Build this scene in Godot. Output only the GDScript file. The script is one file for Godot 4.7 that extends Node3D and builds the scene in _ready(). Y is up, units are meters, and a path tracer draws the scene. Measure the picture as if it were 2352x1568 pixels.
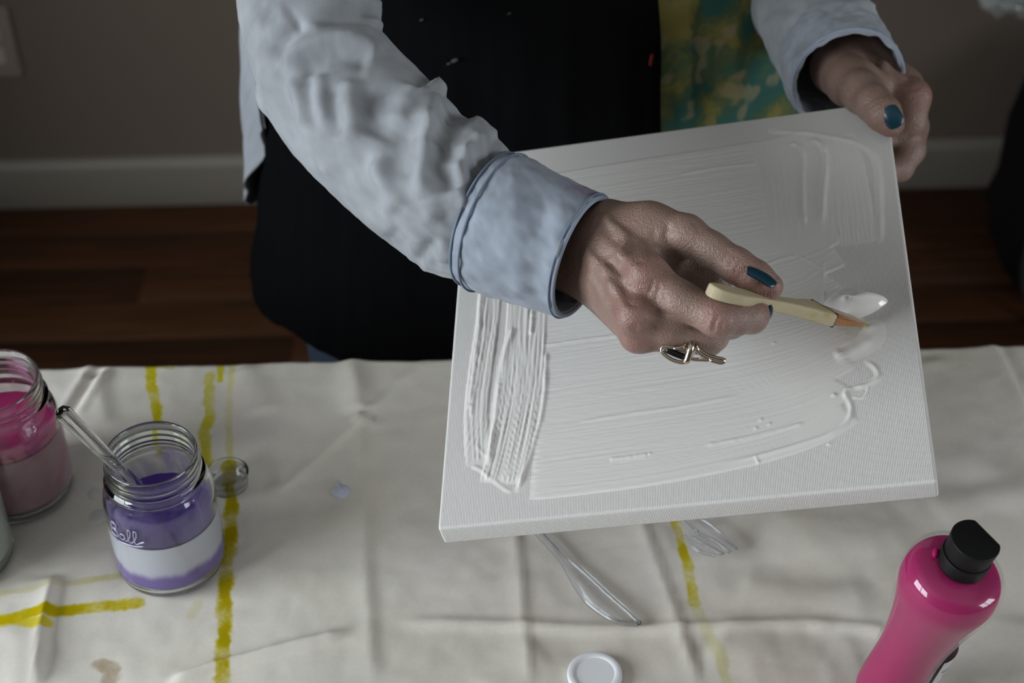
extends Node3D
# A person in a denim shirt and black apron spreads white gel on a stretched canvas above a table with a drop cloth.

const TABLE := 0.75
const WALL := -2.31
var M := {}
var taken := {}
var rng := RandomNumberGenerator.new()


func _ready() -> void:
	rng.seed = 7
	# ---- camera
	var cam := Camera3D.new()
	cam.name = "camera"
	add_child(cam)
	cam.position = Vector3(0, 1.70, 0)
	cam.rotation_degrees = Vector3(-41.0, 0, -1.3)
	var lens := CameraAttributesPhysical.new()
	lens.frustum_focal_length = 64.286
	lens.frustum_focus_distance = 1.13
	lens.exposure_aperture = 7.5
	cam.attributes = lens
	cam.fov = 21.158
	cam.near = 0.05
	cam.far = 50.0
	cam.current = true
	# ---- sky and exposure
	var we := WorldEnvironment.new()
	we.name = "environment"
	var env := Environment.new()
	env.background_mode = Environment.BG_SKY
	var sky := Sky.new()
	var sm := ProceduralSkyMaterial.new()
	sm.sky_top_color = Color(0.72, 0.77, 0.84)
	sm.sky_horizon_color = Color(0.80, 0.83, 0.87)
	sm.ground_horizon_color = Color(0.55, 0.55, 0.53)
	sm.ground_bottom_color = Color(0.35, 0.35, 0.33)
	sky.sky_material = sm
	env.sky = sky
	env.tonemap_mode = Environment.TONE_MAPPER_LINEAR
	env.tonemap_exposure = 0.735
	env.sdfgi_enabled = true
	env.ssao_enabled = true
	env.ssil_enabled = true
	we.environment = env
	add_child(we)
	# ---- overcast daylight that comes in through the windows: a large one in the left wall, a smaller one in the right wall
	for w in [["window_daylight", Vector3(-2.03, 1.52, 0.0), -90.0, Vector2(1.60, 1.15), 12.0], ["window_daylight_right", Vector3(2.23, 1.42, 0.0), 90.0, Vector2(1.10, 1.0), 4.8]]:
		var day := AreaLight3D.new()
		day.name = w[0]
		day.area_size = w[3]
		day.area_normalize_energy = true
		day.light_energy = w[4]
		day.light_color = Color(0.94, 0.97, 1.0)
		day.area_range = 9.0
		day.area_attenuation = 2.0
		day.shadow_enabled = true
		add_child(day)
		day.position = w[1]
		day.rotation_degrees = Vector3(0, w[2], 0)
	# ---- the rest
	materials()
	room()
	table_and_cloth()
	canvas()
	person()
	brush()
	ring()
	jars()
	bottle()
	small_things()
	background_things()


# ------------------------------------------------------------------ helpers
func mat(color: Color, rough := 0.8, spec := 0.5) -> StandardMaterial3D:
	var m := StandardMaterial3D.new()
	m.albedo_color = color
	m.roughness = rough
	m.metallic_specular = spec
	m.cull_mode = BaseMaterial3D.CULL_DISABLED
	return m


func clear(alpha: float, tint := Color(1, 1, 1), rough := 0.03) -> StandardMaterial3D:
	var m := mat(Color(tint.r, tint.g, tint.b, alpha), rough)
	m.transparency = BaseMaterial3D.TRANSPARENCY_ALPHA
	return m


func noise_image(kind: int, freq: float, size: int, sd: int, octaves := 4) -> Image:
	var n := FastNoiseLite.new()
	n.noise_type = kind
	n.frequency = freq
	n.seed = sd
	n.fractal_octaves = octaves
	return n.get_seamless_image(size, size)


func bump(m: StandardMaterial3D, im: Image, scale: Vector3, cm: float, tri := true) -> void:
	m.heightmap_enabled = true
	m.heightmap_texture = ImageTexture.create_from_image(im)
	m.heightmap_scale = cm
	m.uv1_triplanar = tri
	m.uv1_scale = scale


func numbered(called: String) -> String:
	taken[called] = taken.get(called, -1) + 1
	return called if taken[called] == 0 else "%s_%03d" % [called, taken[called]]


func mi(called: String, mesh: Mesh, material: Material, parent: Node3D = self) -> MeshInstance3D:
	var o := MeshInstance3D.new()
	o.name = numbered(called) if parent == self else called
	o.mesh = mesh
	o.material_override = material
	parent.add_child(o, true)
	return o


# a part given in world coordinates under a thing that stands somewhere
func wpart(called: String, mesh: Mesh, material: Material, parent: Node3D, origin: Vector3) -> MeshInstance3D:
	var o := mi(called, mesh, material, parent)
	o.position = -origin
	return o


func tag(o: Node3D, label: String, category: String, group := "") -> Node3D:
	o.set_meta("label", label)
	o.set_meta("category", category)
	if group:
		o.set_meta("group", group)
	return o


func thing(called: String, label: String, category: String, at := Vector3.ZERO, group := "") -> Node3D:
	var o := Node3D.new()
	o.name = numbered(called)
	add_child(o)
	o.position = at
	return tag(o, label, category, group)


func structure(o: Node3D) -> Node3D:
	o.set_meta("kind", "structure")
	return o


func raw_mesh(p: PackedVector3Array, idx: PackedInt32Array, uv := PackedVector2Array(), col := PackedColorArray()) -> ArrayMesh:
	var n := PackedVector3Array()
	n.resize(p.size())
	for t in range(0, idx.size(), 3):
		var a := idx[t]
		var b := idx[t + 1]
		var c := idx[t + 2]
		var f := (p[c] - p[a]).cross(p[b] - p[a])
		n[a] += f
		n[b] += f
		n[c] += f
	for i in n.size():
		n[i] = n[i].normalized() if n[i].length_squared() > 1e-24 else Vector3.UP
	var arr := []
	arr.resize(Mesh.ARRAY_MAX)
	arr[Mesh.ARRAY_VERTEX] = p
	arr[Mesh.ARRAY_NORMAL] = n
	arr[Mesh.ARRAY_INDEX] = idx
	if uv.size():
		arr[Mesh.ARRAY_TEX_UV] = uv
	if col.size():
		arr[Mesh.ARRAY_COLOR] = col
	var am := ArrayMesh.new()
	am.add_surface_from_arrays(Mesh.PRIMITIVE_TRIANGLES, arr)
	return am


# rows of nu points; wrap joins the ends of each row
func grid_mesh(p: PackedVector3Array, nu: int, wrap := false, flip := false, col := PackedColorArray(), uv := PackedVector2Array()) -> ArrayMesh:
	var nv := p.size() / nu
	var idx := PackedInt32Array()
	for j in nv - 1:
		for i in (nu if wrap else nu - 1):
			var a := j * nu + i
			var b := j * nu + (i + 1) % nu
			var c := a + nu
			var d := b + nu
			if flip:
				idx.append_array([a, c, b, b, c, d])
			else:
				idx.append_array([a, b, c, b, d, c])
	if uv.is_empty():
		uv.resize(p.size())
		for k in p.size():
			uv[k] = Vector2(float(k % nu) / (nu - 1), float(k / nu) / maxf(1, nv - 1))
	return raw_mesh(p, idx, uv, col)


# profile of (radius, height), turned about y
func lathe(profile: Array, seg := 48, squash := 1.0) -> ArrayMesh:
	var p := PackedVector3Array()
	for q in profile:
		for i in seg:
			var a := TAU * i / seg
			p.append(Vector3(q.x * cos(a), q.y, q.x * sin(a) * squash))
	return grid_mesh(p, seg, true, false)


func smooth_path(pts: Array, per: int) -> Array:
	var out := []
	for i in pts.size() - 1:
		var a = pts[maxi(i - 1, 0)]
		var d = pts[mini(i + 2, pts.size() - 1)]
		for k in per:
			out.append(pts[i].cubic_interpolate(pts[i + 1], a, d, float(k) / per))
	out.append(pts[-1])
	return out


func smooth_values(v: Array, per: int) -> Array:
	var out := []
	for i in v.size() - 1:
		for k in per:
			out.append(cubic_interpolate(v[i], v[i + 1], v[maxi(i - 1, 0)], v[mini(i + 2, v.size() - 1)], float(k) / per))
	out.append(v[-1])
	return out


# rings along a path, parallel frames; returns [points, normals, side, up] per ring
func frames(path: Array, first_up := Vector3.UP) -> Array:
	var out := []
	var up := first_up
	for i in path.size():
		var t: Vector3 = (path[mini(i + 1, path.size() - 1)] - path[maxi(i - 1, 0)]).normalized()
		up = (up - t * up.dot(t)).normalized()
		out.append([t, t.cross(up).normalized(), up])
	return out


func tube(path: Array, radii: Array, seg := 10, caps := true, first_up := Vector3.UP, squash := 1.0) -> ArrayMesh:
	var fr := frames(path, first_up)
	var p := PackedVector3Array()
	var rings := []
	for i in path.size():
		var r: float = radii[i] if radii.size() > 1 else radii[0]
		if caps and i == 0:
			rings.append([path[0] - fr[0][0] * r, 0.0001, 0])
			rings.append([path[0] - fr[0][0] * r * 0.7, r * 0.7, 0])
		rings.append([path[i], r, i])
		if caps and i == path.size() - 1:
			rings.append([path[i] + fr[i][0] * r * 0.7, r * 0.7, i])
			rings.append([path[i] + fr[i][0] * r, 0.0001, i])
	for g in rings:
		for k in seg:
			var a := TAU * k / seg
			p.append(g[0] + fr[g[2]][1] * cos(a) * g[1] + fr[g[2]][2] * sin(a) * g[1] * squash)
	return grid_mesh(p, seg, true, false)


# box with rounded edges: centre at origin
func rounded_box(size: Vector3, c: float, steps := 2) -> ArrayMesh:
	var st := PackedVector3Array()
	var idx := PackedInt32Array()
	var h := size / 2
	var inner := h - Vector3(c, c, c)
	for face in 6:
		var ax := face / 2
		var sg := 1.0 if face % 2 else -1.0
		var b := (ax + 1) % 3
		var d := (ax + 2) % 3
		var tb := []
		var td := []
		for k in steps + 1:
			tb.append(-h[b] + c * k / steps)
			td.append(-h[d] + c * k / steps)
		for k in range(steps, -1, -1):
			tb.append(h[b] - c * k / steps)
			td.append(h[d] - c * k / steps)
		var base := st.size()
		var n := tb.size()
		for i in n:
			for j in n:
				var q := Vector3.ZERO
				q[ax] = sg * h[ax]
				q[b] = tb[i]
				q[d] = td[j]
				var cl := q.clamp(-inner, inner)
				st.append(cl + (q - cl).normalized() * c)
		for i in n - 1:
			for j in n - 1:
				var a := base + i * n + j
				if sg > 0:
					idx.append_array([a, a + 1, a + n, a + 1, a + n + 1, a + n])
				else:
					idx.append_array([a, a + n, a + 1, a + 1, a + n, a + n + 1])
	return raw_mesh(st, idx)


# flat outline (x, z) raised by a thickness, edges bevelled
func plate(outline: PackedVector2Array, thick: float, bevel := 0.0) -> ArrayMesh:
	var st := SurfaceTool.new()
	st.begin(Mesh.PRIMITIVE_TRIANGLES)
	var inner := outline
	if bevel > 0:
		var off := Geometry2D.offset_polygon(outline, -bevel)
		if off.size():
			inner = outline
	var tri := Geometry2D.triangulate_polygon(inner)
	for side in 2:
		for t in range(0, tri.size(), 3):
			var q := [inner[tri[t]], inner[tri[t + 1]], inner[tri[t + 2]]]
			var area: float = (q[1] - q[0]).cross(q[2] - q[0])
			if (area > 0) == (side == 0):
				q.reverse()
			for v in q:
				st.add_vertex(Vector3(v.x, thick if side == 0 else 0.0, v.y))
	var ccw := not Geometry2D.is_polygon_clockwise(outline)
	for i in outline.size():
		var a := outline[i]
		var b := outline[(i + 1) % outline.size()]
		if ccw:
			var s := a
			a = b
			b = s
		var v := [Vector3(a.x, 0, a.y), Vector3(b.x, 0, b.y), Vector3(b.x, thick, b.y), Vector3(a.x, thick, a.y)]
		for k in [0, 2, 1, 0, 3, 2]:
			st.add_vertex(v[k])
	st.generate_normals()
	return st.commit()


# distance from q to a polyline of Vector2: [distance, how far along 0..1, side]
func along(q: Vector2, pts: Array) -> Array:
	var best := 1e9
	var s := 0.0
	var side := 0.0
	for i in pts.size() - 1:
		var a: Vector2 = pts[i]
		var ab: Vector2 = pts[i + 1] - a
		var t := clampf((q - a).dot(ab) / ab.length_squared(), 0, 1)
		var off := q - a - ab * t
		var d := off.length_squared()
		if d < best:
			best = d
			s = (i + t) / (pts.size() - 1)
			side = signf(ab.cross(q - a))
	return [sqrt(best), s, side]


# ------------------------------------------------------------------ bodies from smooth joined bones
class Field:
	var lo: Vector3
	var h: float
	var n: Vector3i
	var f := PackedFloat32Array()

	func _init(a: Vector3, b: Vector3, cell: float) -> void:
		lo = a
		h = cell
		n = Vector3i(((b - a) / cell).ceil()) + Vector3i.ONE
		f.resize(n.x * n.y * n.z)
		f.fill(0.06)

	# tapered bone from a to b; k is how softly it joins, cut carves instead
	func bone(a: Vector3, b: Vector3, ra: float, rb: float, k := 0.006, cut := false) -> void:
		var m := maxf(ra, rb) + k + 3.0 * h
		var i0 := Vector3i(((a.min(b) - Vector3(m, m, m) - lo) / h).floor()).clamp(Vector3i.ZERO, n - Vector3i.ONE)
		var i1 := Vector3i(((a.max(b) + Vector3(m, m, m) - lo) / h).ceil()).clamp(Vector3i.ZERO, n - Vector3i.ONE)
		var ab := b - a
		var l2 := maxf(ab.length_squared(), 1e-12)
		for z in range(i0.z, i1.z + 1):
			for y in range(i0.y, i1.y + 1):
				var at := (z * n.y + y) * n.x
				for x in range(i0.x, i1.x + 1):
					var p := lo + Vector3(x, y, z) * h - a
					var t := clampf(p.dot(ab) / l2, 0.0, 1.0)
					var d := (p - ab * t).length() - lerpf(ra, rb, t)
					var e := f[at + x]
					if cut:
						d = -d
						var w := maxf(k - absf(e - d), 0.0) / k
						f[at + x] = maxf(e, d) + w * w * k * 0.25
					else:
						var w := maxf(k - absf(e - d), 0.0) / k
						f[at + x] = minf(e, d) - w * w * k * 0.25

	func chain(pts: Array, radii: Array, k := 0.006) -> void:
		for i in pts.size() - 1:
			bone(pts[i], pts[i + 1], radii[i], radii[i + 1], k)

	# surface nets
	func mesh_into(p: PackedVector3Array, idx: PackedInt32Array) -> Array:
		var cell := PackedInt32Array()
		cell.resize(f.size())
		cell.fill(-1)
		var sx := 1
		var sy := n.x
		var sz := n.x * n.y
		var corner := [0, sx, sy, sx + sy, sz, sx + sz, sy + sz, sx + sy + sz]
		var place := [Vector3(0, 0, 0), Vector3(1, 0, 0), Vector3(0, 1, 0), Vector3(1, 1, 0), Vector3(0, 0, 1), Vector3(1, 0, 1), Vector3(0, 1, 1), Vector3(1, 1, 1)]
		var edge := [[0, 1], [2, 3], [4, 5], [6, 7], [0, 2], [1, 3], [4, 6], [5, 7], [0, 4], [1, 5], [2, 6], [3, 7]]
		var near := 2.0 * h
		for z in n.z - 1:
			for y in n.y - 1:
				var row := z * sz + y * sy
				for x in n.x - 1:
					var at := row + x
					var v0 := f[at]
					if v0 > near or v0 < -near:
						continue
					var inside := 0
					for c in 8:
						if f[at + corner[c]] < 0:
							inside += 1
					if inside == 0 or inside == 8:
						continue
					var sum := Vector3.ZERO
					var cnt := 0
					for e in edge:
						var a: float = f[at + corner[e[0]]]
						var b: float = f[at + corner[e[1]]]
						if (a < 0) != (b < 0):
							sum += place[e[0]].lerp(place[e[1]], a / (a - b))
							cnt += 1
					cell[at] = p.size()
					p.append(lo + (Vector3(x, y, z) + sum / cnt) * h)
		for z in range(1, n.z - 1):
			for y in range(1, n.y - 1):
				var row := z * sz + y * sy
				for x in range(1, n.x - 1):
					var at := row + x
					var v0 := f[at]
					if v0 > near or v0 < -near:
						continue
					for axis in 3:
						var s: int = [sx, sy, sz][axis]
						var v1 := f[at + s]
						if (v0 < 0) == (v1 < 0):
							continue
						var s1: int = [sy, sz, sx][axis]
						var s2: int = [sz, sx, sy][axis]
						var a := cell[at]
						var b := cell[at - s1]
						var c := cell[at - s1 - s2]
						var d := cell[at - s2]
						if a < 0 or b < 0 or c < 0 or d < 0:
							continue
						if v0 < 0:
							idx.append_array([a, c, b, a, d, c])
						else:
							idx.append_array([a, b, c, a, c, d])
		return [p, idx]


# ------------------------------------------------------------------ materials
func materials() -> void:
	var wall := mat(Color(0.405, 0.362, 0.322), 0.85, 0.3)
	M.wall = wall
	M.ceiling = mat(Color(0.72, 0.71, 0.69), 0.9, 0.3)
	M.trim = mat(Color(0.50, 0.475, 0.43), 0.5)
	M.frame = mat(Color(0.85, 0.85, 0.83), 0.4)
	M.pane = clear(0.04, Color(0.95, 1.0, 0.98), 0.01)
	M.plate_white = mat(Color(0.52, 0.47, 0.43), 0.4)
	# floor boards: four tones of one stained wood
	var grain := Image.create(512, 128, false, Image.FORMAT_RGB8)
	var n := FastNoiseLite.new()
	n.seed = 21
	n.frequency = 0.02
	n.fractal_octaves = 4
	for y in 128:
		for x in 512:
			var g := 0.5 + 0.5 * n.get_noise_2d(x * 0.35, y * 6.0) + 0.22 * n.get_noise_2d(x * 0.9 + 400.0, y * 26.0)
			g = clampf(0.62 + 0.5 * (g - 0.5), 0.2, 1.0)
			grain.set_pixel(x, y, Color(g, g, g))
	var gt := ImageTexture.create_from_image(grain)
	M.boards = []
	for c in [Color(0.40, 0.25, 0.15), Color(0.43, 0.265, 0.155), Color(0.35, 0.215, 0.13), Color(0.47, 0.30, 0.17)]:
		var b := mat(c, 0.55, 0.35)
		b.albedo_texture = gt
		M.boards.append(b)
	M.subfloor = mat(Color(0.12, 0.08, 0.06), 0.9)
	M.table = mat(Color(0.55, 0.52, 0.47), 0.6)
	M.metal_dark = mat(Color(0.2, 0.2, 0.2), 0.4)
	# skin: tone comes from the vertices, relief from fine noise
	var skin := mat(Color(1, 1, 1), 0.40, 0.5)
	skin.vertex_color_use_as_albedo = true
	bump(skin, noise_image(FastNoiseLite.TYPE_CELLULAR, 0.06, 512, 5, 3), Vector3(28, 28, 28), 0.07)
	M.skin = skin
	M.nail = mat(Color(0.02, 0.19, 0.25), 0.22, 0.4)
	M.nail.clearcoat_enabled = true
	M.nail.clearcoat = 0.25
	M.hair = mat(Color(0.23, 0.15, 0.10), 0.55)
	# cloth
	var denim := mat(Color(1, 1, 1), 0.92, 0.25)
	denim.vertex_color_use_as_albedo = true
	denim.rim_enabled = true
	denim.rim = 0.25
	M.denim = denim
	M.thread = mat(Color(0.44, 0.49, 0.56), 0.9, 0.2)
	M.hem = mat(Color(0.56, 0.60, 0.66), 0.9, 0.2)
	M.apron = mat(Color(0.036, 0.037, 0.041), 0.93, 0.15)
	M.speck = mat(Color(0.26, 0.26, 0.26), 0.8, 0.2)
	M.speck_red = mat(Color(0.32, 0.10, 0.075), 0.8, 0.2)
	M.jeans = mat(Color(0.24, 0.28, 0.34), 0.9, 0.2)
	M.shoe = mat(Color(0.12, 0.11, 0.10), 0.6)
	# dyed tunic: blotches of green, teal and yellow dye
	var dye := Image.create(512, 512, false, Image.FORMAT_RGB8)
	var d1 := FastNoiseLite.new()
	d1.seed = 40
	d1.frequency = 0.011
	d1.domain_warp_enabled = true
	d1.domain_warp_amplitude = 60.0
	d1.domain_warp_frequency = 0.012
	var d2 := FastNoiseLite.new()
	d2.seed = 41
	d2.frequency = 0.02
	d2.fractal_octaves = 3
	var yellow := Color(0.50, 0.47, 0.27)
	var green := Color(0.33, 0.39, 0.28)
	var teal := Color(0.22, 0.37, 0.34)
	var sand := Color(0.57, 0.52, 0.41)
	for y in 512:
		for x in 512:
			var a := d1.get_noise_2d(x * 1.3, y * 2.1)
			var b := d2.get_noise_2d(x + 900, y * 1.6)
			var c := green.lerp(teal, smoothstep(-0.05, 0.3, a)).lerp(yellow, smoothstep(0.0, 0.35, -a)).lerp(sand, 0.7 * smoothstep(0.18, 0.4, b))
			dye.set_pixel(x, y, c)
	M.dye = mat(Color(1, 1, 1), 0.9, 0.2)
	M.dye.uv1_scale = Vector3(1, 2, 1)
	M.dye.albedo_texture = ImageTexture.create_from_image(dye)
	# canvas, gel, plastics
	var thread := Image.create(64, 64, false, Image.FORMAT_RGB8)
	for y in 64:
		for x in 64:
			var w := 0.5 + 0.38 * sin(TAU * x / 16.0) + 0.08 * sin(TAU * y / 16.0 + PI * float((x / 16) % 2))
			thread.set_pixel(x, y, Color(w, w, w))
	M.canvas = mat(Color(0.80, 0.79, 0.775), 0.85, 0.3)
	bump(M.canvas, thread, Vector3(250, 250, 250), 0.016)
	M.gel = mat(Color(0.835, 0.825, 0.805), 0.42, 0.5)
	M.gel_blob = mat(Color(0.91, 0.90, 0.88), 0.08, 0.6)
	M.pine = mat(Color(0.72, 0.60, 0.42), 0.7)
	M.glass = mat(Color(0.97, 0.99, 0.98, 0.0), 0.02)
	M.glass.refraction_enabled = true
	M.glass.refraction_scale = 0.05
	M.plastic_solid = mat(Color(0.96, 0.97, 0.98, 0.0), 0.04)
	M.plastic_solid.refraction_enabled = true
	M.plastic_solid.refraction_scale = 0.049
	M.emboss = mat(Color(0.56, 0.54, 0.64), 0.12, 0.7)
	M.plastic_clear = clear(0.04, Color(0.97, 0.98, 1.0), 0.06)
	M.plastic_edge = clear(0.16, Color(0.93, 0.94, 0.96), 0.08)


# ------------------------------------------------------------------ the room
func boxes(list: Array) -> ArrayMesh:
	var st := SurfaceTool.new()
	st.begin(Mesh.PRIMITIVE_TRIANGLES)
	for b in list:
		var m := BoxMesh.new()
		m.size = b[1] - b[0]
		st.append_from(m, 0, Transform3D(Basis(), (b[0] + b[1]) / 2))
	return st.commit()


func room() -> void:
	var x0 := -1.90
	var x1 := 2.10
	var z1 := 1.90
	var top := 2.55
	structure(mi("wall_back", boxes([[Vector3(x0 - 0.12, 0, WALL - 0.12), Vector3(x1 + 0.12, top, WALL)]]), M.wall))
	structure(mi("wall_front", boxes([[Vector3(x0 - 0.12, 0, z1), Vector3(x1 + 0.12, top, z1 + 0.12)]]), M.wall))
	# side walls with a window opening each: [wall, inner face x, outward, z0, z1, y0, y1]
	for v in [["wall_left", x0, -1.0, -0.83, 0.83, 0.92, 2.12], ["wall_right", x1, 1.0, -0.58, 0.58, 0.90, 1.94]]:
		var xa: float = minf(v[1], v[1] + 0.12 * v[2])
		var xb: float = maxf(v[1], v[1] + 0.12 * v[2])
		structure(mi(v[0], boxes([[Vector3(xa, 0, WALL), Vector3(xb, v[5], z1)], [Vector3(xa, v[6], WALL), Vector3(xb, top, z1)], [Vector3(xa, v[5], WALL), Vector3(xb, v[6], v[3])], [Vector3(xa, v[5], v[4]), Vector3(xb, v[6], z1)]]), M.wall))
		# window: casing, upright bar, sill, two panes
		var win := Node3D.new()
		win.name = "window_1" if v[2] < 0 else "window_2"
		add_child(win)
		win.position = Vector3(v[1] + 0.05 * v[2], v[5], v[3])
		structure(win)
		var w: float = v[4] - v[3]
		var h: float = v[6] - v[5]
		mi("casing", boxes([[Vector3(-0.055, 0, 0), Vector3(0.055, 0.045, w)], [Vector3(-0.055, h - 0.045, 0), Vector3(0.055, h, w)], [Vector3(-0.055, 0.045, 0), Vector3(0.055, h - 0.045, 0.045)], [Vector3(-0.055, 0.045, w - 0.045), Vector3(0.055, h - 0.045, w)]]), M.frame, win)
		mi("mullion", boxes([[Vector3(-0.03, 0.045, w / 2 - 0.03), Vector3(0.03, h - 0.045, w / 2 + 0.03)]]), M.frame, win)
		mi("sill", boxes([[Vector3(minf(-0.05 * v[2], -0.14 * v[2]), -0.03, -0.05), Vector3(maxf(-0.05 * v[2], -0.14 * v[2]), 0.0, w + 0.05)]]), M.frame, win)
		for k in 2:
			var za := 0.045 + k * (w / 2 - 0.015)
			var zb := w / 2 - 0.03 + k * (w / 2 - 0.015)
			mi("pane", grid_mesh(PackedVector3Array([Vector3(0, 0.045, za), Vector3(0, 0.045, zb), Vector3(0, h - 0.045, za), Vector3(0, h - 0.045, zb)]), 2), M.pane, win)
	structure(mi("ceiling", boxes([[Vector3(x0 - 0.12, top, WALL - 0.12), Vector3(x1 + 0.12, top + 0.1, z1 + 0.12)]]), M.ceiling))
	# floor of stained boards
	var floor_root := mi("floor", boxes([[Vector3(x0 - 0.12, -0.1, WALL - 0.12), Vector3(x1 + 0.12, -0.012, z1 + 0.12)]]), M.subfloor)
	structure(floor_root)
	var bw := 0.0826
	var bl := 1.06
	var shape := plank(bl - 0.0008, bw - 0.0006, 0.012, 0.0005)
	var row := 0
	var z := WALL + bw / 2
	while z < z1:
		var x := x0 - 0.1 - fmod(row * 0.37, 1.0) * 0.9
		while x < x1 + 0.1:
			var cx := x + bl / 2
			if cx > x0 - 0.4 and cx < x1 + 0.4:
				var o := mi("plank", shape, M.boards[rng.randi() % 4], floor_root)
				o.position = Vector3(cx, -0.012, z)
				if rng.randf() < 0.5:
					o.rotation.y = PI
			x += bl
		z += bw
		row += 1
	# baseboard with a rounded top edge and a small shoe strip
	var prof := [Vector2(0, 0), Vector2(0.013, 0), Vector2(0.013, 0.066), Vector2(0.0125, 0.072), Vector2(0.0095, 0.078), Vector2(0.005, 0.082), Vector2(0, 0.084)]
	var pts := PackedVector3Array()
	for q in prof:
		pts.append(Vector3(x0, q.y, WALL + q.x))
		pts.append(Vector3(x1, q.y, WALL + q.x))
	structure(mi("baseboard_back", grid_mesh(pts, 2, false, false), M.trim))


func plank(l: float, w: float, t: float, c: float) -> ArrayMesh:
	var st := SurfaceTool.new()
	st.begin(Mesh.PRIMITIVE_TRIANGLES)
	var a := Vector2(l, w) / 2
	var b := a - Vector2(c, c)
	var rings := []
	for q in [[a, 0.0], [a, t - c], [b, t]]:
		rings.append([Vector3(-q[0].x, q[1], -q[0].y), Vector3(q[0].x, q[1], -q[0].y), Vector3(q[0].x, q[1], q[0].y), Vector3(-q[0].x, q[1], q[0].y)])
	var quads := []
	for r in 2:
		for k in 4:
			quads.append([rings[r][k], rings[r][(k + 1) % 4], rings[r + 1][(k + 1) % 4], rings[r + 1][k]])
	quads.append(rings[2])
	for q in quads:
		for k in [0, 1, 2, 0, 2, 3]:
			st.set_uv(Vector2(q[k].x / l + 0.5, q[k].z / w + 0.5))
			st.add_vertex(q[k])
	st.generate_normals()
	return st.commit()


# ------------------------------------------------------------------ table and drop cloth
const CX0 := -0.80
const CX1 := 0.80
const CZ0 := -1.070
const CZ1 := -0.30

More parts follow.
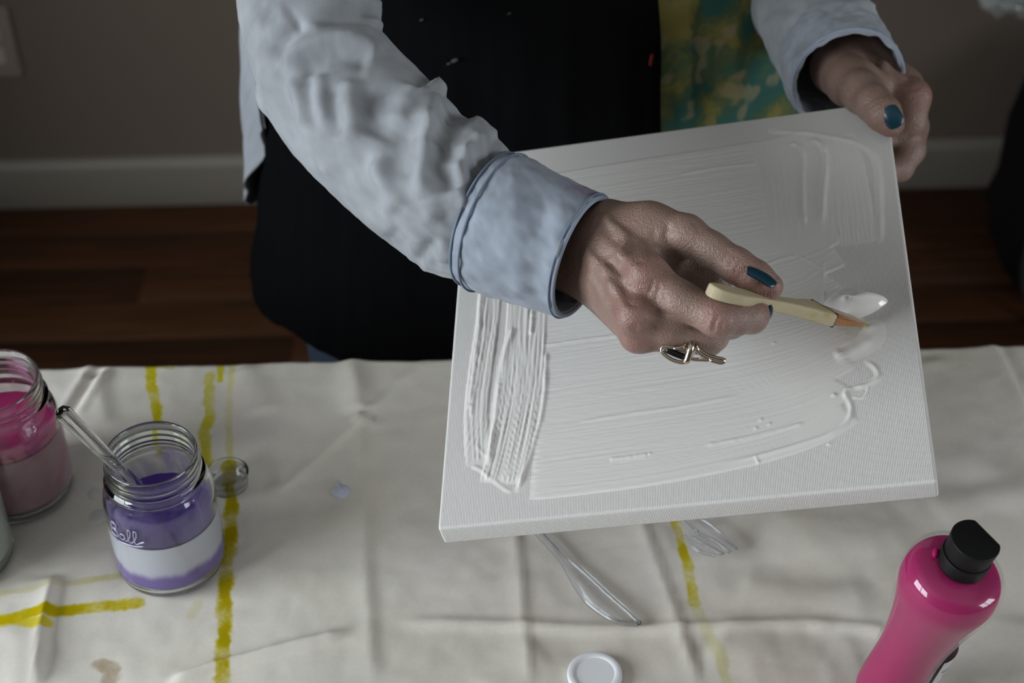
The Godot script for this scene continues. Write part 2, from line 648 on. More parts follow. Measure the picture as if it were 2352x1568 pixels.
# creases: polyline on the table (x, z), width, height, kind (0 ridge, 1 step: high on the left side of its run)
var creases := [
	[[Vector2(-0.1270, -1.0754), Vector2(-0.1194, -1.0378), Vector2(-0.1165, -1.0060), Vector2(-0.1125, -0.9616), Vector2(-0.1083, -0.8999), Vector2(-0.1041, -0.8463), Vector2(-0.0996, -0.7997), Vector2(-0.0955, -0.7450)], 0.010, 0.0042, 1],
	[[Vector2(-0.1270, -1.0754), Vector2(-0.1194, -1.0378), Vector2(-0.1166, -1.0084)], 0.012, 0.0040, 0],
	[[Vector2(-0.3192, -0.8528), Vector2(-0.3207, -0.8272), Vector2(-0.3198, -0.8024), Vector2(-0.3146, -0.7512)], 0.009, 0.0120, 1],
	[[Vector2(-0.1714, -0.9277), Vector2(-0.1511, -0.9538), Vector2(-0.1151, -1.0027)], 0.0035, 0.0022, 0],
	[[Vector2(-0.1135, -1.0045), Vector2(-0.0994, -1.0224), Vector2(-0.0818, -1.0484), Vector2(-0.0637, -1.0711)], 0.0035, 0.0022, 0],
	[[Vector2(-0.1173, -1.0075), Vector2(-0.1121, -0.9964)], 0.005, 0.0045, 0],
	[[Vector2(-0.0940, -0.8063), Vector2(-0.0266, -0.8010), Vector2(0.0608, -0.7943), Vector2(0.1336, -0.7944), Vector2(0.1920, -0.7957), Vector2(0.2376, -0.7891), Vector2(0.2603, -0.7707)], 0.0045, 0.0030, 0],
	[[Vector2(-0.0001, -0.9400), Vector2(-0.0003, -0.8839), Vector2(0.0023, -0.8431), Vector2(0.0041, -0.8004), Vector2(0.0077, -0.7421)], 0.006, 0.0038, 1],
	[[Vector2(0.0814, -0.9374), Vector2(0.0879, -0.8938), Vector2(0.0972, -0.8523), Vector2(0.1076, -0.7974), Vector2(0.1174, -0.7390)], 0.006, 0.0046, 1],
	[[Vector2(-0.2313, -0.7559), Vector2(-0.1988, -0.7708), Vector2(-0.1596, -0.7828), Vector2(-0.1083, -0.7973)], 0.0040, 0.0052, 0],
	[[Vector2(-0.3227, -1.0697), Vector2(-0.3318, -1.0424), Vector2(-0.3399, -1.0148)], 0.006, -0.0045, 0],
	[[Vector2(-0.3286, -1.0751), Vector2(-0.3363, -1.0450), Vector2(-0.3441, -1.0159)], 0.004, 0.0030, 0],
	[[Vector2(-0.3141, -1.0694), Vector2(-0.3234, -1.0421), Vector2(-0.3318, -1.0117)], 0.004, 0.0032, 0],
	[[Vector2(-0.3225, -1.0646), Vector2(-0.3158, -1.0296), Vector2(-0.3070, -1.0004)], 0.016, 0.0050, 1],
	[[Vector2(0.1399, -0.8880), Vector2(0.1554, -0.8606), Vector2(0.1807, -0.8449), Vector2(0.2128, -0.8388), Vector2(0.2562, -0.8474)], 0.020, -0.0034, 0],
	[[Vector2(0.1782, -0.8995), Vector2(0.2032, -0.8777), Vector2(0.2354, -0.8684), Vector2(0.2797, -0.8774)], 0.022, 0.0030, 0],
	[[Vector2(0.1494, -0.8328), Vector2(0.1953, -0.8197), Vector2(0.2397, -0.8203)], 0.018, 0.0024, 0],
	[[Vector2(0.3201, -1.0631), Vector2(0.3292, -1.0227), Vector2(0.3358, -0.9654), Vector2(0.3377, -0.9204)], 0.016, 0.0034, 0],
	[[Vector2(0.3739, -1.0768), Vector2(0.3774, -1.0459), Vector2(0.3827, -0.9920), Vector2(0.3886, -0.9500)], 0.010, 0.0050, 1],
	[[Vector2(0.3211, -0.9476), Vector2(0.3345, -0.8904), Vector2(0.3402, -0.8330), Vector2(0.3386, -0.7869)], 0.022, -0.0036, 0],
	[[Vector2(0.2923, -0.8959), Vector2(0.3319, -0.9076), Vector2(0.3803, -0.9147)], 0.014, 0.0035, 0],
	[[Vector2(-0.2099, -1.0659), Vector2(-0.2007, -1.0405), Vector2(-0.1914, -1.0109)], 0.014, 0.0030, 0],
	[[Vector2(-0.3610, -0.8661), Vector2(-0.3145, -0.8607), Vector2(-0.2700, -0.8675)], 0.020, 0.0030, 0],
	[[Vector2(0.1240, -0.7857), Vector2(0.1622, -0.7662), Vector2(0.2011, -0.7579), Vector2(0.2306, -0.7643)], 0.020, 0.0035, 0],
	[[Vector2(0.0166, -0.7777), Vector2(-0.0038, -0.7637), Vector2(-0.0266, -0.7430)], 0.012, 0.0020, 0],
	[[Vector2(-0.3442, -0.8106), Vector2(-0.3340, -0.7879), Vector2(-0.3300, -0.7516)], 0.010, 0.0025, 0],
]

# strokes of dried paint on the cloth: polyline, half width, colour, strength, seed
var paint_marks := [
	[[Vector2(-0.2836, -1.0710), Vector2(-0.2775, -1.0431), Vector2(-0.2703, -1.0135), Vector2(-0.2652, -0.9896)], 0.0045, Color(0.72, 0.66, 0.02), 0.95, 1],
	[[Vector2(-0.2856, -1.0726), Vector2(-0.2662, -1.0678)], 0.0030, Color(0.62, 0.58, 0.12), 0.5, 2],
	[[Vector2(-0.2361, -1.0577), Vector2(-0.2305, -1.0122), Vector2(-0.2323, -0.9932), Vector2(-0.2265, -0.9584)], 0.0050, Color(0.70, 0.66, 0.03), 0.75, 3],
	[[Vector2(-0.2282, -1.0727), Vector2(-0.2268, -1.0523)], 0.0028, Color(0.70, 0.66, 0.03), 0.8, 4],
	[[Vector2(-0.2187, -1.0723), Vector2(-0.2175, -1.0410), Vector2(-0.2149, -1.0021), Vector2(-0.2091, -0.9579)], 0.0032, Color(0.70, 0.68, 0.12), 0.45, 5],
	[[Vector2(-0.2095, -0.9556), Vector2(-0.2042, -0.9157), Vector2(-0.2020, -0.8818), Vector2(-0.2011, -0.8492), Vector2(-0.1987, -0.8140), Vector2(-0.1961, -0.7839), Vector2(-0.1931, -0.7442)], 0.0058, Color(0.64, 0.57, 0.02), 1.0, 6],
	[[Vector2(-0.3679, -0.8113), Vector2(-0.3507, -0.8139), Vector2(-0.3195, -0.8206), Vector2(-0.2933, -0.8229), Vector2(-0.2582, -0.8265)], 0.0056, Color(0.68, 0.61, 0.02), 1.0, 7],
	[[Vector2(-0.3509, -0.8147), Vector2(-0.3324, -0.8103), Vector2(-0.3188, -0.8080)], 0.0060, Color(0.74, 0.66, 0.0), 0.7, 8],
	[[Vector2(-0.3613, -0.8374), Vector2(-0.3320, -0.8405), Vector2(-0.3031, -0.8467), Vector2(-0.2708, -0.8521)], 0.0030, Color(0.62, 0.58, 0.16), 0.45, 9],
	[[Vector2(-0.2178, -0.8242), Vector2(-0.2212, -0.8147)], 0.0040, Color(0.66, 0.62, 0.14), 0.3, 10],
	[[Vector2(0.1126, -0.9015), Vector2(0.1143, -0.8763), Vector2(0.1185, -0.8476), Vector2(0.1192, -0.8161)], 0.0040, Color(0.70, 0.63, 0.02), 0.9, 11],
	[[Vector2(0.1192, -0.8161), Vector2(0.1247, -0.7931), Vector2(0.1312, -0.7708), Vector2(0.1361, -0.7349)], 0.0048, Color(0.66, 0.62, 0.16), 0.4, 12],
	[[Vector2(-0.2764, -0.7752), Vector2(-0.2669, -0.7695), Vector2(-0.2687, -0.7588)], 0.0060, Color(0.50, 0.40, 0.28), 0.6, 13],
	[[Vector2(0.1461, -0.8019), Vector2(0.1785, -0.8036), Vector2(0.2068, -0.7975)], 0.0100, Color(0.55, 0.42, 0.40), 0.22, 14],
	[[Vector2(0.1605, -0.7519), Vector2(0.1852, -0.7458)], 0.0120, Color(0.55, 0.42, 0.40), 0.25, 15],
]


func cloth_height(x: float, z: float, n: FastNoiseLite) -> float:
	var q := Vector2(x, z)
	var h := 0.0030 + 0.0016 * n.get_noise_2d(x * 9.0, z * 9.0) + 0.0006 * n.get_noise_2d(x * 40.0 + 50.0, z * 40.0)
	for c in creases:
		var box: Rect2 = c[4]
		if not box.has_point(q):
			continue
		var r := along(q, c[0])
		var w: float = c[1]
		if r[0] > w * 4.0:
			continue
		var fade := smoothstep(0.0, 0.12, r[1]) * smoothstep(1.0, 0.88, r[1])
		if c[3] == 0:
			h += c[2] * fade * exp(-r[0] * r[0] / (w * w))
		else:
			# a folded edge: rises slowly on one side and drops sharply on the other
			h += 0.6 * c[2] * fade * (exp(-r[0] / (w * 1.2)) if r[2] > 0 else exp(-r[0] * r[0] / (w * w * 0.2)))
	return maxf(h, 0.0004)


func table_and_cloth() -> void:
	# table under the cloth
	var t := thing("work_table", "pale folding table hidden under the paint-stained drop cloth", "table", Vector3(0, 0, -0.68))
	mi("tabletop", rounded_box(Vector3(1.58, 0.035, 0.77), 0.006), M.table, t).position = Vector3(0, TABLE - 0.0185, 0)
	for sx in [-1, 1]:
		for sz in [-1, 1]:
			mi("leg", tube([Vector3(sx * 0.70, 0.004, sz * 0.32), Vector3(sx * 0.70, TABLE - 0.036, sz * 0.32)], [0.016], 12, false), M.metal_dark, t)
	# cloth
	for c in creases:
		var box := Rect2(c[0][0], Vector2.ZERO)
		for q in c[0]:
			box = box.expand(q)
		c.append(box.grow(c[1] * 4.0))
	var n := FastNoiseLite.new()
	n.seed = 11
	n.frequency = 1.0
	var step := 0.0032
	var nx := int((CX1 - CX0) / step)
	var p := PackedVector3Array()
	var uv := PackedVector2Array()
	var rows := []
	for k in range(30, 0, -1):
		rows.append([0, k * 0.010])
	var nz := int((CZ1 - CZ0) / step)
	for k in nz + 1:
		# the frame only sees the far half of the cloth: rows widen towards the near edge
		rows.append([1, CZ0 + (CZ1 - CZ0) * k / nz])
	for r in rows:
		for i in nx + 1:
			var x := CX0 + (CX1 - CX0) * i / nx
			if r[0] == 0:
				var drop: float = r[1]
				var e := cloth_height(x, CZ0, n)
				var wave := 0.012 * sin(x * 17.0) + 0.006 * sin(x * 41.0 + 1.0)
				var f := smoothstep(0.0, 0.25, drop)
				var q := minf(drop / 0.012, 1.0)
				p.append(Vector3(x, TABLE + e - drop + 0.004 * (1.0 - q) * 0.0, CZ0 - 0.006 * sqrt(q) - 0.014 * f + wave * f))
			else:
				var z: float = r[1]
				p.append(Vector3(x, TABLE + cloth_height(x, z, n), z))
			uv.append(Vector2((x - CX0) / (CX1 - CX0), (p[-1].z - CZ0 + 0.05) / (CZ1 - CZ0 + 0.05) if r[0] else 0.05 / (CZ1 - CZ0 + 0.05) * (1.0 - r[1] / 0.3)))
	var cloth_mat := mat(Color(1, 1, 1), 0.95, 0.2)
	cloth_mat.albedo_texture = ImageTexture.create_from_image(cloth_print())
	var weave := noise_image(FastNoiseLite.TYPE_SIMPLEX, 0.16, 256, 9, 2)
	bump(cloth_mat, weave, Vector3(18, 10, 1), 0.035, false)
	cloth_mat.uv1_scale = Vector3.ONE
	cloth_mat.heightmap_enabled = false
	var cl := mi("drop_cloth", grid_mesh(p, nx + 1, false, false, PackedColorArray(), uv), cloth_mat)
	tag(cl, "off-white canvas drop cloth with yellow paint streaks and fold creases covering the table", "drop cloth")
	# wet drops on it
	var drop := mat(Color(0.74, 0.76, 0.82), 0.25)
	var d := mi("paint_drop", lathe([Vector2(0.0068, 0.0), Vector2(0.0062, 0.0012), Vector2(0.004, 0.0022), Vector2(0.0001, 0.0026)], 24), drop, cl)
	d.position = Vector3(-0.1257, 0.7500, -0.9281) + Vector3(0, 0.003, 0)
	d.set_meta("label", "small pale drop of spilled paint")
	d = mi("paint_drop", tube([Vector3(-0.1291, 0.7500, -0.9379), Vector3(-0.1279, 0.7500, -0.9325), Vector3(-0.1260, 0.7500, -0.9281)], [0.0012, 0.0018, 0.003], 10), drop, cl)
	d.position = Vector3(0, 0.0035, 0)
	for s in [[222, 1143, 0.0062], [228, 1196, 0.0072]]:
		d = mi("water_spot", lathe([Vector2(s[2], 0.0), Vector2(s[2] * 0.9, 0.0010), Vector2(s[2] * 0.5, 0.0016), Vector2(0.0001, 0.0018)], 24), clear(0.22, Color(0.85, 0.87, 0.9), 0.1), cl)
		d.position = (Vector3(-0.3036, 0.7500, -0.9306) if s[1] == 1143 else Vector3(-0.2981, 0.7500, -0.9075)) + Vector3(0, 0.004, 0)


# colour of the cloth: unbleached cotton, faint soiling, dried paint
func cloth_print() -> Image:
	var w := 1600
	var h := 820
	var im := Image.create(w, h, false, Image.FORMAT_RGB8)
	var n := FastNoiseLite.new()
	n.seed = 15
	n.frequency = 0.006
	n.fractal_octaves = 4
	var f := FastNoiseLite.new()
	f.seed = 16
	f.frequency = 0.25
	var base := Color(0.815, 0.795, 0.755)
	for y in h:
		for x in w:
			var k := 1.0 + 0.05 * n.get_noise_2d(x, y) + 0.02 * f.get_noise_2d(x, y)
			im.set_pixel(x, y, Color(base.r * k, base.g * k, base.b * (k - 0.02 * n.get_noise_2d(x + 3000, y))))
	var span := Vector2(CX1 - CX0, CZ1 - CZ0 + 0.05)
	for m in paint_marks:
		f.seed = m[4]
		var hw: float = m[1]
		var box := Rect2(m[0][0], Vector2.ZERO)
		for q in m[0]:
			box = box.expand(q)
		box = box.grow(hw * 2.0)
		var a := ((box.position - Vector2(CX0, CZ0 - 0.05)) / span * Vector2(w, h)).floor()
		var b := ((box.end - Vector2(CX0, CZ0 - 0.05)) / span * Vector2(w, h)).ceil()
		for y in range(maxi(0, int(a.y)), mini(h, int(b.y) + 1)):
			for x in range(maxi(0, int(a.x)), mini(w, int(b.x) + 1)):
				var q := Vector2(CX0, CZ0 - 0.05) + Vector2((x + 0.5) / w, (y + 0.5) / h) * span
				var r := along(q, m[0])
				var edge: float = hw * (1.0 + 0.5 * n.get_noise_2d(x * 9.0, y * 9.0 + m[4] * 70.0) + 0.16 * n.get_noise_2d(x * 30.0 + 77.0, y * 30.0 + m[4] * 70.0))
				var cover: float = smoothstep(edge * 1.08, edge * 0.55, r[0]) * m[3]
				# dry brush: bristle streaks and skips
				var skip := 0.5 + 0.9 * n.get_noise_2d(x * 4.0 + m[4] * 31.0, y * 4.0) + 0.25 * f.get_noise_2d(x, y)
				cover *= clampf(0.30 + 1.1 * m[3] * skip, 0.0, 1.0)
				if cover > 0.0:
					im.set_pixel(x, y, im.get_pixel(x, y).lerp(m[2], cover))
	return im


# ------------------------------------------------------------------ stretched canvas with thick white gel
const CW := 0.3048
const CH := 0.3305

# brush strokes: path on the canvas, half width, thickness, groove depth, seed
var gel_strokes := []
# raised lips and lines of gel: path, half width, height
var gel_lips := [
	[[Vector2(0.0182, 0.1319), Vector2(0.0183, 0.1636), Vector2(0.0170, 0.1941), Vector2(0.0158, 0.2200), Vector2(0.0154, 0.2400)], 0.0016, 0.0016],
	[[Vector2(0.0223, 0.1285), Vector2(0.0219, 0.1796), Vector2(0.0183, 0.2240), Vector2(0.0166, 0.2455)], 0.0010, 0.0009],
	[[Vector2(0.0432, 0.1720), Vector2(0.0377, 0.1895), Vector2(0.0348, 0.2116), Vector2(0.0333, 0.2370), Vector2(0.0315, 0.2651), Vector2(0.0308, 0.2858)], 0.0018, 0.0017],
	[[Vector2(0.0351, 0.2190), Vector2(0.0330, 0.2477), Vector2(0.0309, 0.2755)], 0.0010, 0.0008],
	[[Vector2(0.0548, 0.1594), Vector2(0.0546, 0.1710), Vector2(0.0543, 0.1805)], 0.0012, 0.0014],
	[[Vector2(0.0654, 0.1958), Vector2(0.0653, 0.2122), Vector2(0.0653, 0.2304), Vector2(0.0634, 0.2516), Vector2(0.0601, 0.2670), Vector2(0.0565, 0.2855), Vector2(0.0493, 0.3095)], 0.0014, 0.0015],
	[[Vector2(0.0188, 0.2843), Vector2(0.0241, 0.2870), Vector2(0.0286, 0.2916), Vector2(0.0307, 0.2953), Vector2(0.0348, 0.2978), Vector2(0.0419, 0.3047), Vector2(0.0470, 0.3079)], 0.0013, 0.0008],
	[[Vector2(0.0201, 0.2672), Vector2(0.0257, 0.2748), Vector2(0.0293, 0.2787)], 0.0010, 0.0004],
	[[Vector2(0.2697, 0.2324), Vector2(0.2751, 0.2382), Vector2(0.2778, 0.2448), Vector2(0.2758, 0.2494), Vector2(0.2696, 0.2528), Vector2(0.2621, 0.2538), Vector2(0.2577, 0.2553), Vector2(0.2565, 0.2599), Vector2(0.2587, 0.2654), Vector2(0.2590, 0.2722), Vector2(0.2569, 0.2791), Vector2(0.2498, 0.2855), Vector2(0.2376, 0.2906), Vector2(0.2054, 0.2985), Vector2(0.1732, 0.3038)], 0.0015, 0.0015],
	[[Vector2(0.2712, 0.2533), Vector2(0.2690, 0.2599), Vector2(0.2661, 0.2626), Vector2(0.2604, 0.2608)], 0.0007, 0.0006],
	[[Vector2(0.2484, 0.2571), Vector2(0.2504, 0.2598)], 0.0012, 0.0010],
	[[Vector2(0.2496, 0.0299), Vector2(0.2548, 0.0336), Vector2(0.2585, 0.0417), Vector2(0.2586, 0.0568), Vector2(0.2554, 0.0816), Vector2(0.2517, 0.1138)], 0.0019, 0.0015],
	[[Vector2(0.2353, 0.0298), Vector2(0.2419, 0.0364), Vector2(0.2437, 0.0463), Vector2(0.2414, 0.0749), Vector2(0.2408, 0.1120)], 0.0016, 0.0013],
	[[Vector2(0.2193, 0.0143), Vector2(0.2464, 0.0218), Vector2(0.2700, 0.0321), Vector2(0.2856, 0.0425), Vector2(0.2915, 0.0536), Vector2(0.2929, 0.0717), Vector2(0.2912, 0.1045), Vector2(0.2884, 0.1360)], 0.0018, 0.0010],
	[[Vector2(0.2340, 0.1380), Vector2(0.2422, 0.1448), Vector2(0.2491, 0.1522)], 0.0010, 0.0004],
	[[Vector2(0.2504, 0.1454), Vector2(0.2494, 0.1646), Vector2(0.2484, 0.1833)], 0.0012, 0.0005],
	[[Vector2(0.2737, 0.2039), Vector2(0.2771, 0.2084), Vector2(0.2772, 0.2142), Vector2(0.2723, 0.2200), Vector2(0.2639, 0.2241), Vector2(0.2513, 0.2284)], 0.0042, 0.0024],
	[[Vector2(0.1082, 0.2905), Vector2(0.1219, 0.2902), Vector2(0.1323, 0.2898)], 0.0015, 0.0008],
	[[Vector2(0.1987, 0.2997), Vector2(0.1999, 0.3025), Vector2(0.2008, 0.3052)], 0.0008, 0.0010],
	[[Vector2(0.0882, 0.2584), Vector2(0.1220, 0.2558), Vector2(0.1526, 0.2547), Vector2(0.1913, 0.2511)], 0.0012, 0.0006],
	[[Vector2(0.1683, 0.2872), Vector2(0.1900, 0.2852), Vector2(0.2062, 0.2826), Vector2(0.2305, 0.2776)], 0.0014, 0.0008],
	[[Vector2(0.0606, 0.1910), Vector2(0.0871, 0.1899), Vector2(0.1163, 0.1897)], 0.0012, 0.0006],
	[[Vector2(0.1564, 0.0474), Vector2(0.1842, 0.0452), Vector2(0.2116, 0.0464)], 0.0014, 0.0005],
	[[Vector2(0.1952, 0.1521), Vector2(0.2189, 0.1402), Vector2(0.2335, 0.1379)], 0.0012, 0.0005],
]
var gel_bumps := [Vector2(0.1337, 0.2893), Vector2(0.2147, 0.2112), Vector2(0.2002, 0.2781), Vector2(0.2035, 0.2717), Vector2(0.2087, 0.2758), Vector2(0.2438, 0.2954)]


func canvas() -> void:
	var ex := Vector3(0.97688347, 0.19500522, 0.08758793)
	var ey := Vector3(-0.0579631, -0.1527539, 0.98656299)
	var en := Vector3(-0.20576432, 0.96883394, 0.13791965)
	var root := thing("stretched_canvas", "white stretched canvas half covered with thick white gel strokes, held over the table", "canvas", Vector3(-0.02968852, 0.91817876, -1.10756687))
	root.basis = Basis(ex, en, ey)  # local x to the right, z to the near edge, y out of the painted face
	var body := mi("canvas_face", rounded_box(Vector3(CW, 0.017, CH), 0.0022, 3), M.canvas, root)
	body.position = Vector3(CW / 2, -0.0085, CH / 2)
	# folded cloth at the near corners
	for k in 2:
		var f := mi("corner_fold", tube([Vector3(0.0014 if k == 0 else CW - 0.006, -0.0015, CH - (0.006 if k == 0 else -0.0002)), Vector3(0.0014 if k == 0 else CW - 0.006, -0.0155, CH - (0.006 if k == 0 else -0.0002))], [0.0007], 8), M.canvas, body)
		f.position = -body.position
		if k == 0:
			f.position += Vector3(-0.0014, 0, 0)
	for k in 4:
		var across := k < 2
		var bar := mi("stretcher_bar", rounded_box(Vector3(CW - 0.01 if across else 0.035, 0.004, 0.035 if across else CH - 0.08), 0.001), M.pine, root)
		bar.position = Vector3(CW / 2, -0.0185, 0.0225 + (CH - 0.045) * (k % 2)) if across else Vector3(0.0225 + (CW - 0.045) * (k % 2), -0.0185, CH / 2)
	# gel strokes: sweeping rows, upright strokes at the right, two thick combed bands at the left
	for k in 12:
		var v := 0.040 + 0.0232 * k
		gel_strokes.append([[Vector2(0.058, v + 0.004), Vector2(0.12, v + 0.001), Vector2(0.19, v - 0.001 - 0.0002 * k), Vector2(0.235 + 0.002 * sin(k * 2.1), v - 0.004 - 0.0009 * k), Vector2(0.257 + 0.004 * sin(k * 1.7), v - 0.010 - 0.0016 * k)], 0.0150, 0.00055, 0.00011, 60 + k])
	for k in 4:
		var u := 0.222 + 0.0175 * k
		gel_strokes.append([[Vector2(u - 0.004, 0.024 + 0.002 * absf(k - 1.0)), Vector2(u, 0.06), Vector2(u + 0.002, 0.10), Vector2(u + 0.002, 0.135)], 0.0100, 0.00050, 0.00011, 80 + k])
	gel_strokes.append([[Vector2(0.0572, 0.3055), Vector2(0.0780, 0.3056), Vector2(0.1355, 0.3035), Vector2(0.1895, 0.2969), Vector2(0.2299, 0.2870), Vector2(0.2552, 0.2666)], 0.0100, 0.00060, 0.00012, 91])
	gel_strokes.append([[Vector2(0.0510, 0.1290), Vector2(0.0506, 0.1762), Vector2(0.0490, 0.2282), Vector2(0.0452, 0.2634), Vector2(0.0389, 0.3010)], 0.0148, 0.00100, 0.00042, 95])
	gel_strokes.append([[Vector2(0.0240, 0.1247), Vector2(0.0235, 0.1644), Vector2(0.0209, 0.2059), Vector2(0.0199, 0.2424), Vector2(0.0235, 0.2866)], 0.0085, 0.00085, 0.00036, 96])
	var step := 0.00075
	var nu := int(CW / step) - 4
	var nv := int(CH / step) - 4
	var hs := PackedFloat32Array()
	hs.resize(nu * nv)
	var n := FastNoiseLite.new()
	n.frequency = 1.0
	n.fractal_octaves = 3
	for s in gel_strokes:
		n.seed = s[4]
		var path: Array = smooth_path(s[0], 4)
		var hw: float = s[1]
		var box := Rect2(path[0], Vector2.ZERO)
		for q in path:
			box = box.expand(q)
		box = box.grow(hw * 1.1)
		for j in range(maxi(0, int(box.position.y / step)), mini(nv, int(box.end.y / step) + 1)):
			for i in range(maxi(0, int(box.position.x / step)), mini(nu, int(box.end.x / step) + 1)):
				var r := along(Vector2(i + 2, j + 2) * step, path)
				var c: float = r[0] / hw * r[2]
				if absf(c) > 1.0:
					continue
				var ragged := 0.06 + 0.05 * n.get_noise_2d(c * 5.0, 3.0)
				var e := smoothstep(1.0, 0.86, absf(c)) * smoothstep(-0.001, ragged * (2.2 if hw < 0.0125 else 0.6), r[1]) * smoothstep(1.001, 1.0 - ragged * (3.0 if hw < 0.0125 else 1.0), r[1])
				var g: float = s[3] * (n.get_noise_2d(c * hw * 900.0, r[1] * 2.2) + 0.8 * n.get_noise_2d(c * hw * 380.0 + 40.0, r[1] * 1.3))
				var h: float = maxf(s[2] + g * 1.5, 0.00012)
				var at := j * nu + i
				hs[at] = lerpf(hs[at], h, e)
	for l in gel_lips:
		var path: Array = smooth_path(l[0], 3)
		var hw: float = l[1]
		var box := Rect2(path[0], Vector2.ZERO)
		for q in path:
			box = box.expand(q)
		box = box.grow(hw * 3.0)
		for j in range(maxi(0, int(box.position.y / step)), mini(nv, int(box.end.y / step) + 1)):
			for i in range(maxi(0, int(box.position.x / step)), mini(nu, int(box.end.x / step) + 1)):
				var r := along(Vector2(i + 2, j + 2) * step, path)
				if r[0] > hw * 2.5:
					continue
				var broken := 0.75 + 0.5 * n.get_noise_2d(r[1] * (6.0 if hw < 0.002 else 2.0), l[1] * 5000.0)
				var e: float = l[2] * exp(-r[0] * r[0] / (hw * hw)) * smoothstep(0.0, 0.08, r[1]) * smoothstep(1.0, 0.92, r[1]) * broken
				hs[j * nu + i] += e
	for b in gel_bumps:
		for j in range(maxi(0, int(b.y / step) - 6), mini(nv, int(b.y / step) + 4)):
			for i in range(maxi(0, int(b.x / step) - 6), mini(nu, int(b.x / step) + 4)):
				var d: float = (Vector2(i + 2, j + 2) * step - b).length()
				hs[j * nu + i] += 0.0007 * exp(-d * d / 1.1e-6)
	# only where there is gel
	var p := PackedVector3Array()
	var id := PackedInt32Array()
	id.resize(nu * nv)
	id.fill(-1)
	for j in nv:
		for i in nu:
			var any := false
			for q in [[0, 0], [1, 0], [-1, 0], [0, 1], [0, -1], [1, 1], [-1, -1], [1, -1], [-1, 1]]:
				var a: int = i + q[0]
				var b: int = j + q[1]
				if a >= 0 and b >= 0 and a < nu and b < nv and hs[b * nu + a] > 0.00004:
					any = true
					break
			if any:
				id[j * nu + i] = p.size()
				p.append(Vector3((i + 2) * step, hs[j * nu + i] - 0.00002, (j + 2) * step))
	var idx := PackedInt32Array()
	for j in nv - 1:
		for i in nu - 1:
			var a := id[j * nu + i]
			var b := id[j * nu + i + 1]
			var c := id[(j + 1) * nu + i]
			var d := id[(j + 1) * nu + i + 1]
			if a >= 0 and b >= 0 and c >= 0 and d >= 0:
				idx.append_array([a, b, c, b, d, c])
	var gel := mi("gel_layer", raw_mesh(p, idx), M.gel, root)
	gel.set_meta("label", "brushed layer of thick white gel")
	# the fresh lump that the brush pushes along
	var q0 := Vector2(0.2646, 0.1866)
	var blob := PackedVector3Array()
	var nb := 40
	for r in 13:
		var t := float(r) / 12
		for k in nb:
			var a := TAU * k / nb
			var rad := 1.0 + 0.28 * exp(-pow(fposmod(a + 0.08 + PI, TAU) - PI, 2) / 0.12) + 0.06 * sin(a * 3.0 + 1.0)
			var y := 0.0095 * pow(maxf(0.0, 1.0 - t * t), 0.6) * (1.0 + 0.12 * sin(a * 2.0 + t * 4.0))
			blob.append(Vector3(q0.x + cos(a) * 0.0185 * rad * t, y, q0.y + sin(a) * 0.0125 * rad * t))
	var bl := mi("gel_lump", grid_mesh(blob, nb, true, true), M.gel_blob, root)
	bl.set_meta("label", "glossy lump of fresh translucent gel")


# ------------------------------------------------------------------ the person
var skin_points := PackedVector3Array()
var skin_index := PackedInt32Array()


func body_cx(_y: float) -> float:
	return 0.005


func body_cz(y: float) -> float:
	return -1.335 + 0.11 * smoothstep(0.95, 1.40, y)


# half width and half depth of the clothed body by height
func body_ab(y: float) -> Vector2:
	var ys := [0.40, 0.56, 0.63, 0.71, 0.80, 0.92, 1.05, 1.20, 1.34, 1.42]
	var av := [0.225, 0.236, 0.239, 0.224, 0.213, 0.205, 0.190, 0.195, 0.190, 0.120]
	var bv := [0.150, 0.150, 0.150, 0.148, 0.145, 0.140, 0.125, 0.120, 0.110, 0.080]
	for i in ys.size() - 1:
		if y <= ys[i + 1] or i == ys.size() - 2:
			var t := clampf((y - ys[i]) / (ys[i + 1] - ys[i]), 0, 1)
			t = t * t * (3 - 2 * t)
			return Vector2(lerpf(av[i], av[i + 1], t), lerpf(bv[i], bv[i + 1], t))
	return Vector2(0.2, 0.14)


# a piece of cloth round the body: angles from the front (0) to her left (+90 degrees), heights by angle
func shell(t0: float, t1: float, low: Callable, high: float, off: float, thick: float, fold: float, sd: int, nu := 120, nv := 70, flare := 0.0) -> ArrayMesh:
	var n := FastNoiseLite.new()
	n.seed = sd
	n.frequency = 1.0
	var p := PackedVector3Array()
	for layer in 2:
		for j in nv:
			for i in nu:
				var th := deg_to_rad(lerpf(t0, t1, float(i) / (nu - 1)))
				var lo: float = low.call(rad_to_deg(th))
				var jj := j if layer == 0 else nv - 1 - j
				var y := lerpf(lo, high, float(jj) / (nv - 1))
				var ab := body_ab(y)
				var wob := fold * (n.get_noise_3d(sin(th) * 4.0, y * 2.2, cos(th) * 4.0) + 0.5 * n.get_noise_3d(sin(th) * 11.0, y * 4.0, cos(th) * 11.0))
				var o := off + wob - (thick if layer == 1 else 0.0) + flare * smoothstep(25.0, 85.0, rad_to_deg(th))
				p.append(Vector3(body_cx(y) + (ab.x + o) * sin(th), y, body_cz(y) + (ab.y + o) * cos(th)))
	# close the loop: outer rows up, inner rows down, back to the first
	for i in nu:
		p.append(p[i])
	return grid_mesh(p, nu, false, true)


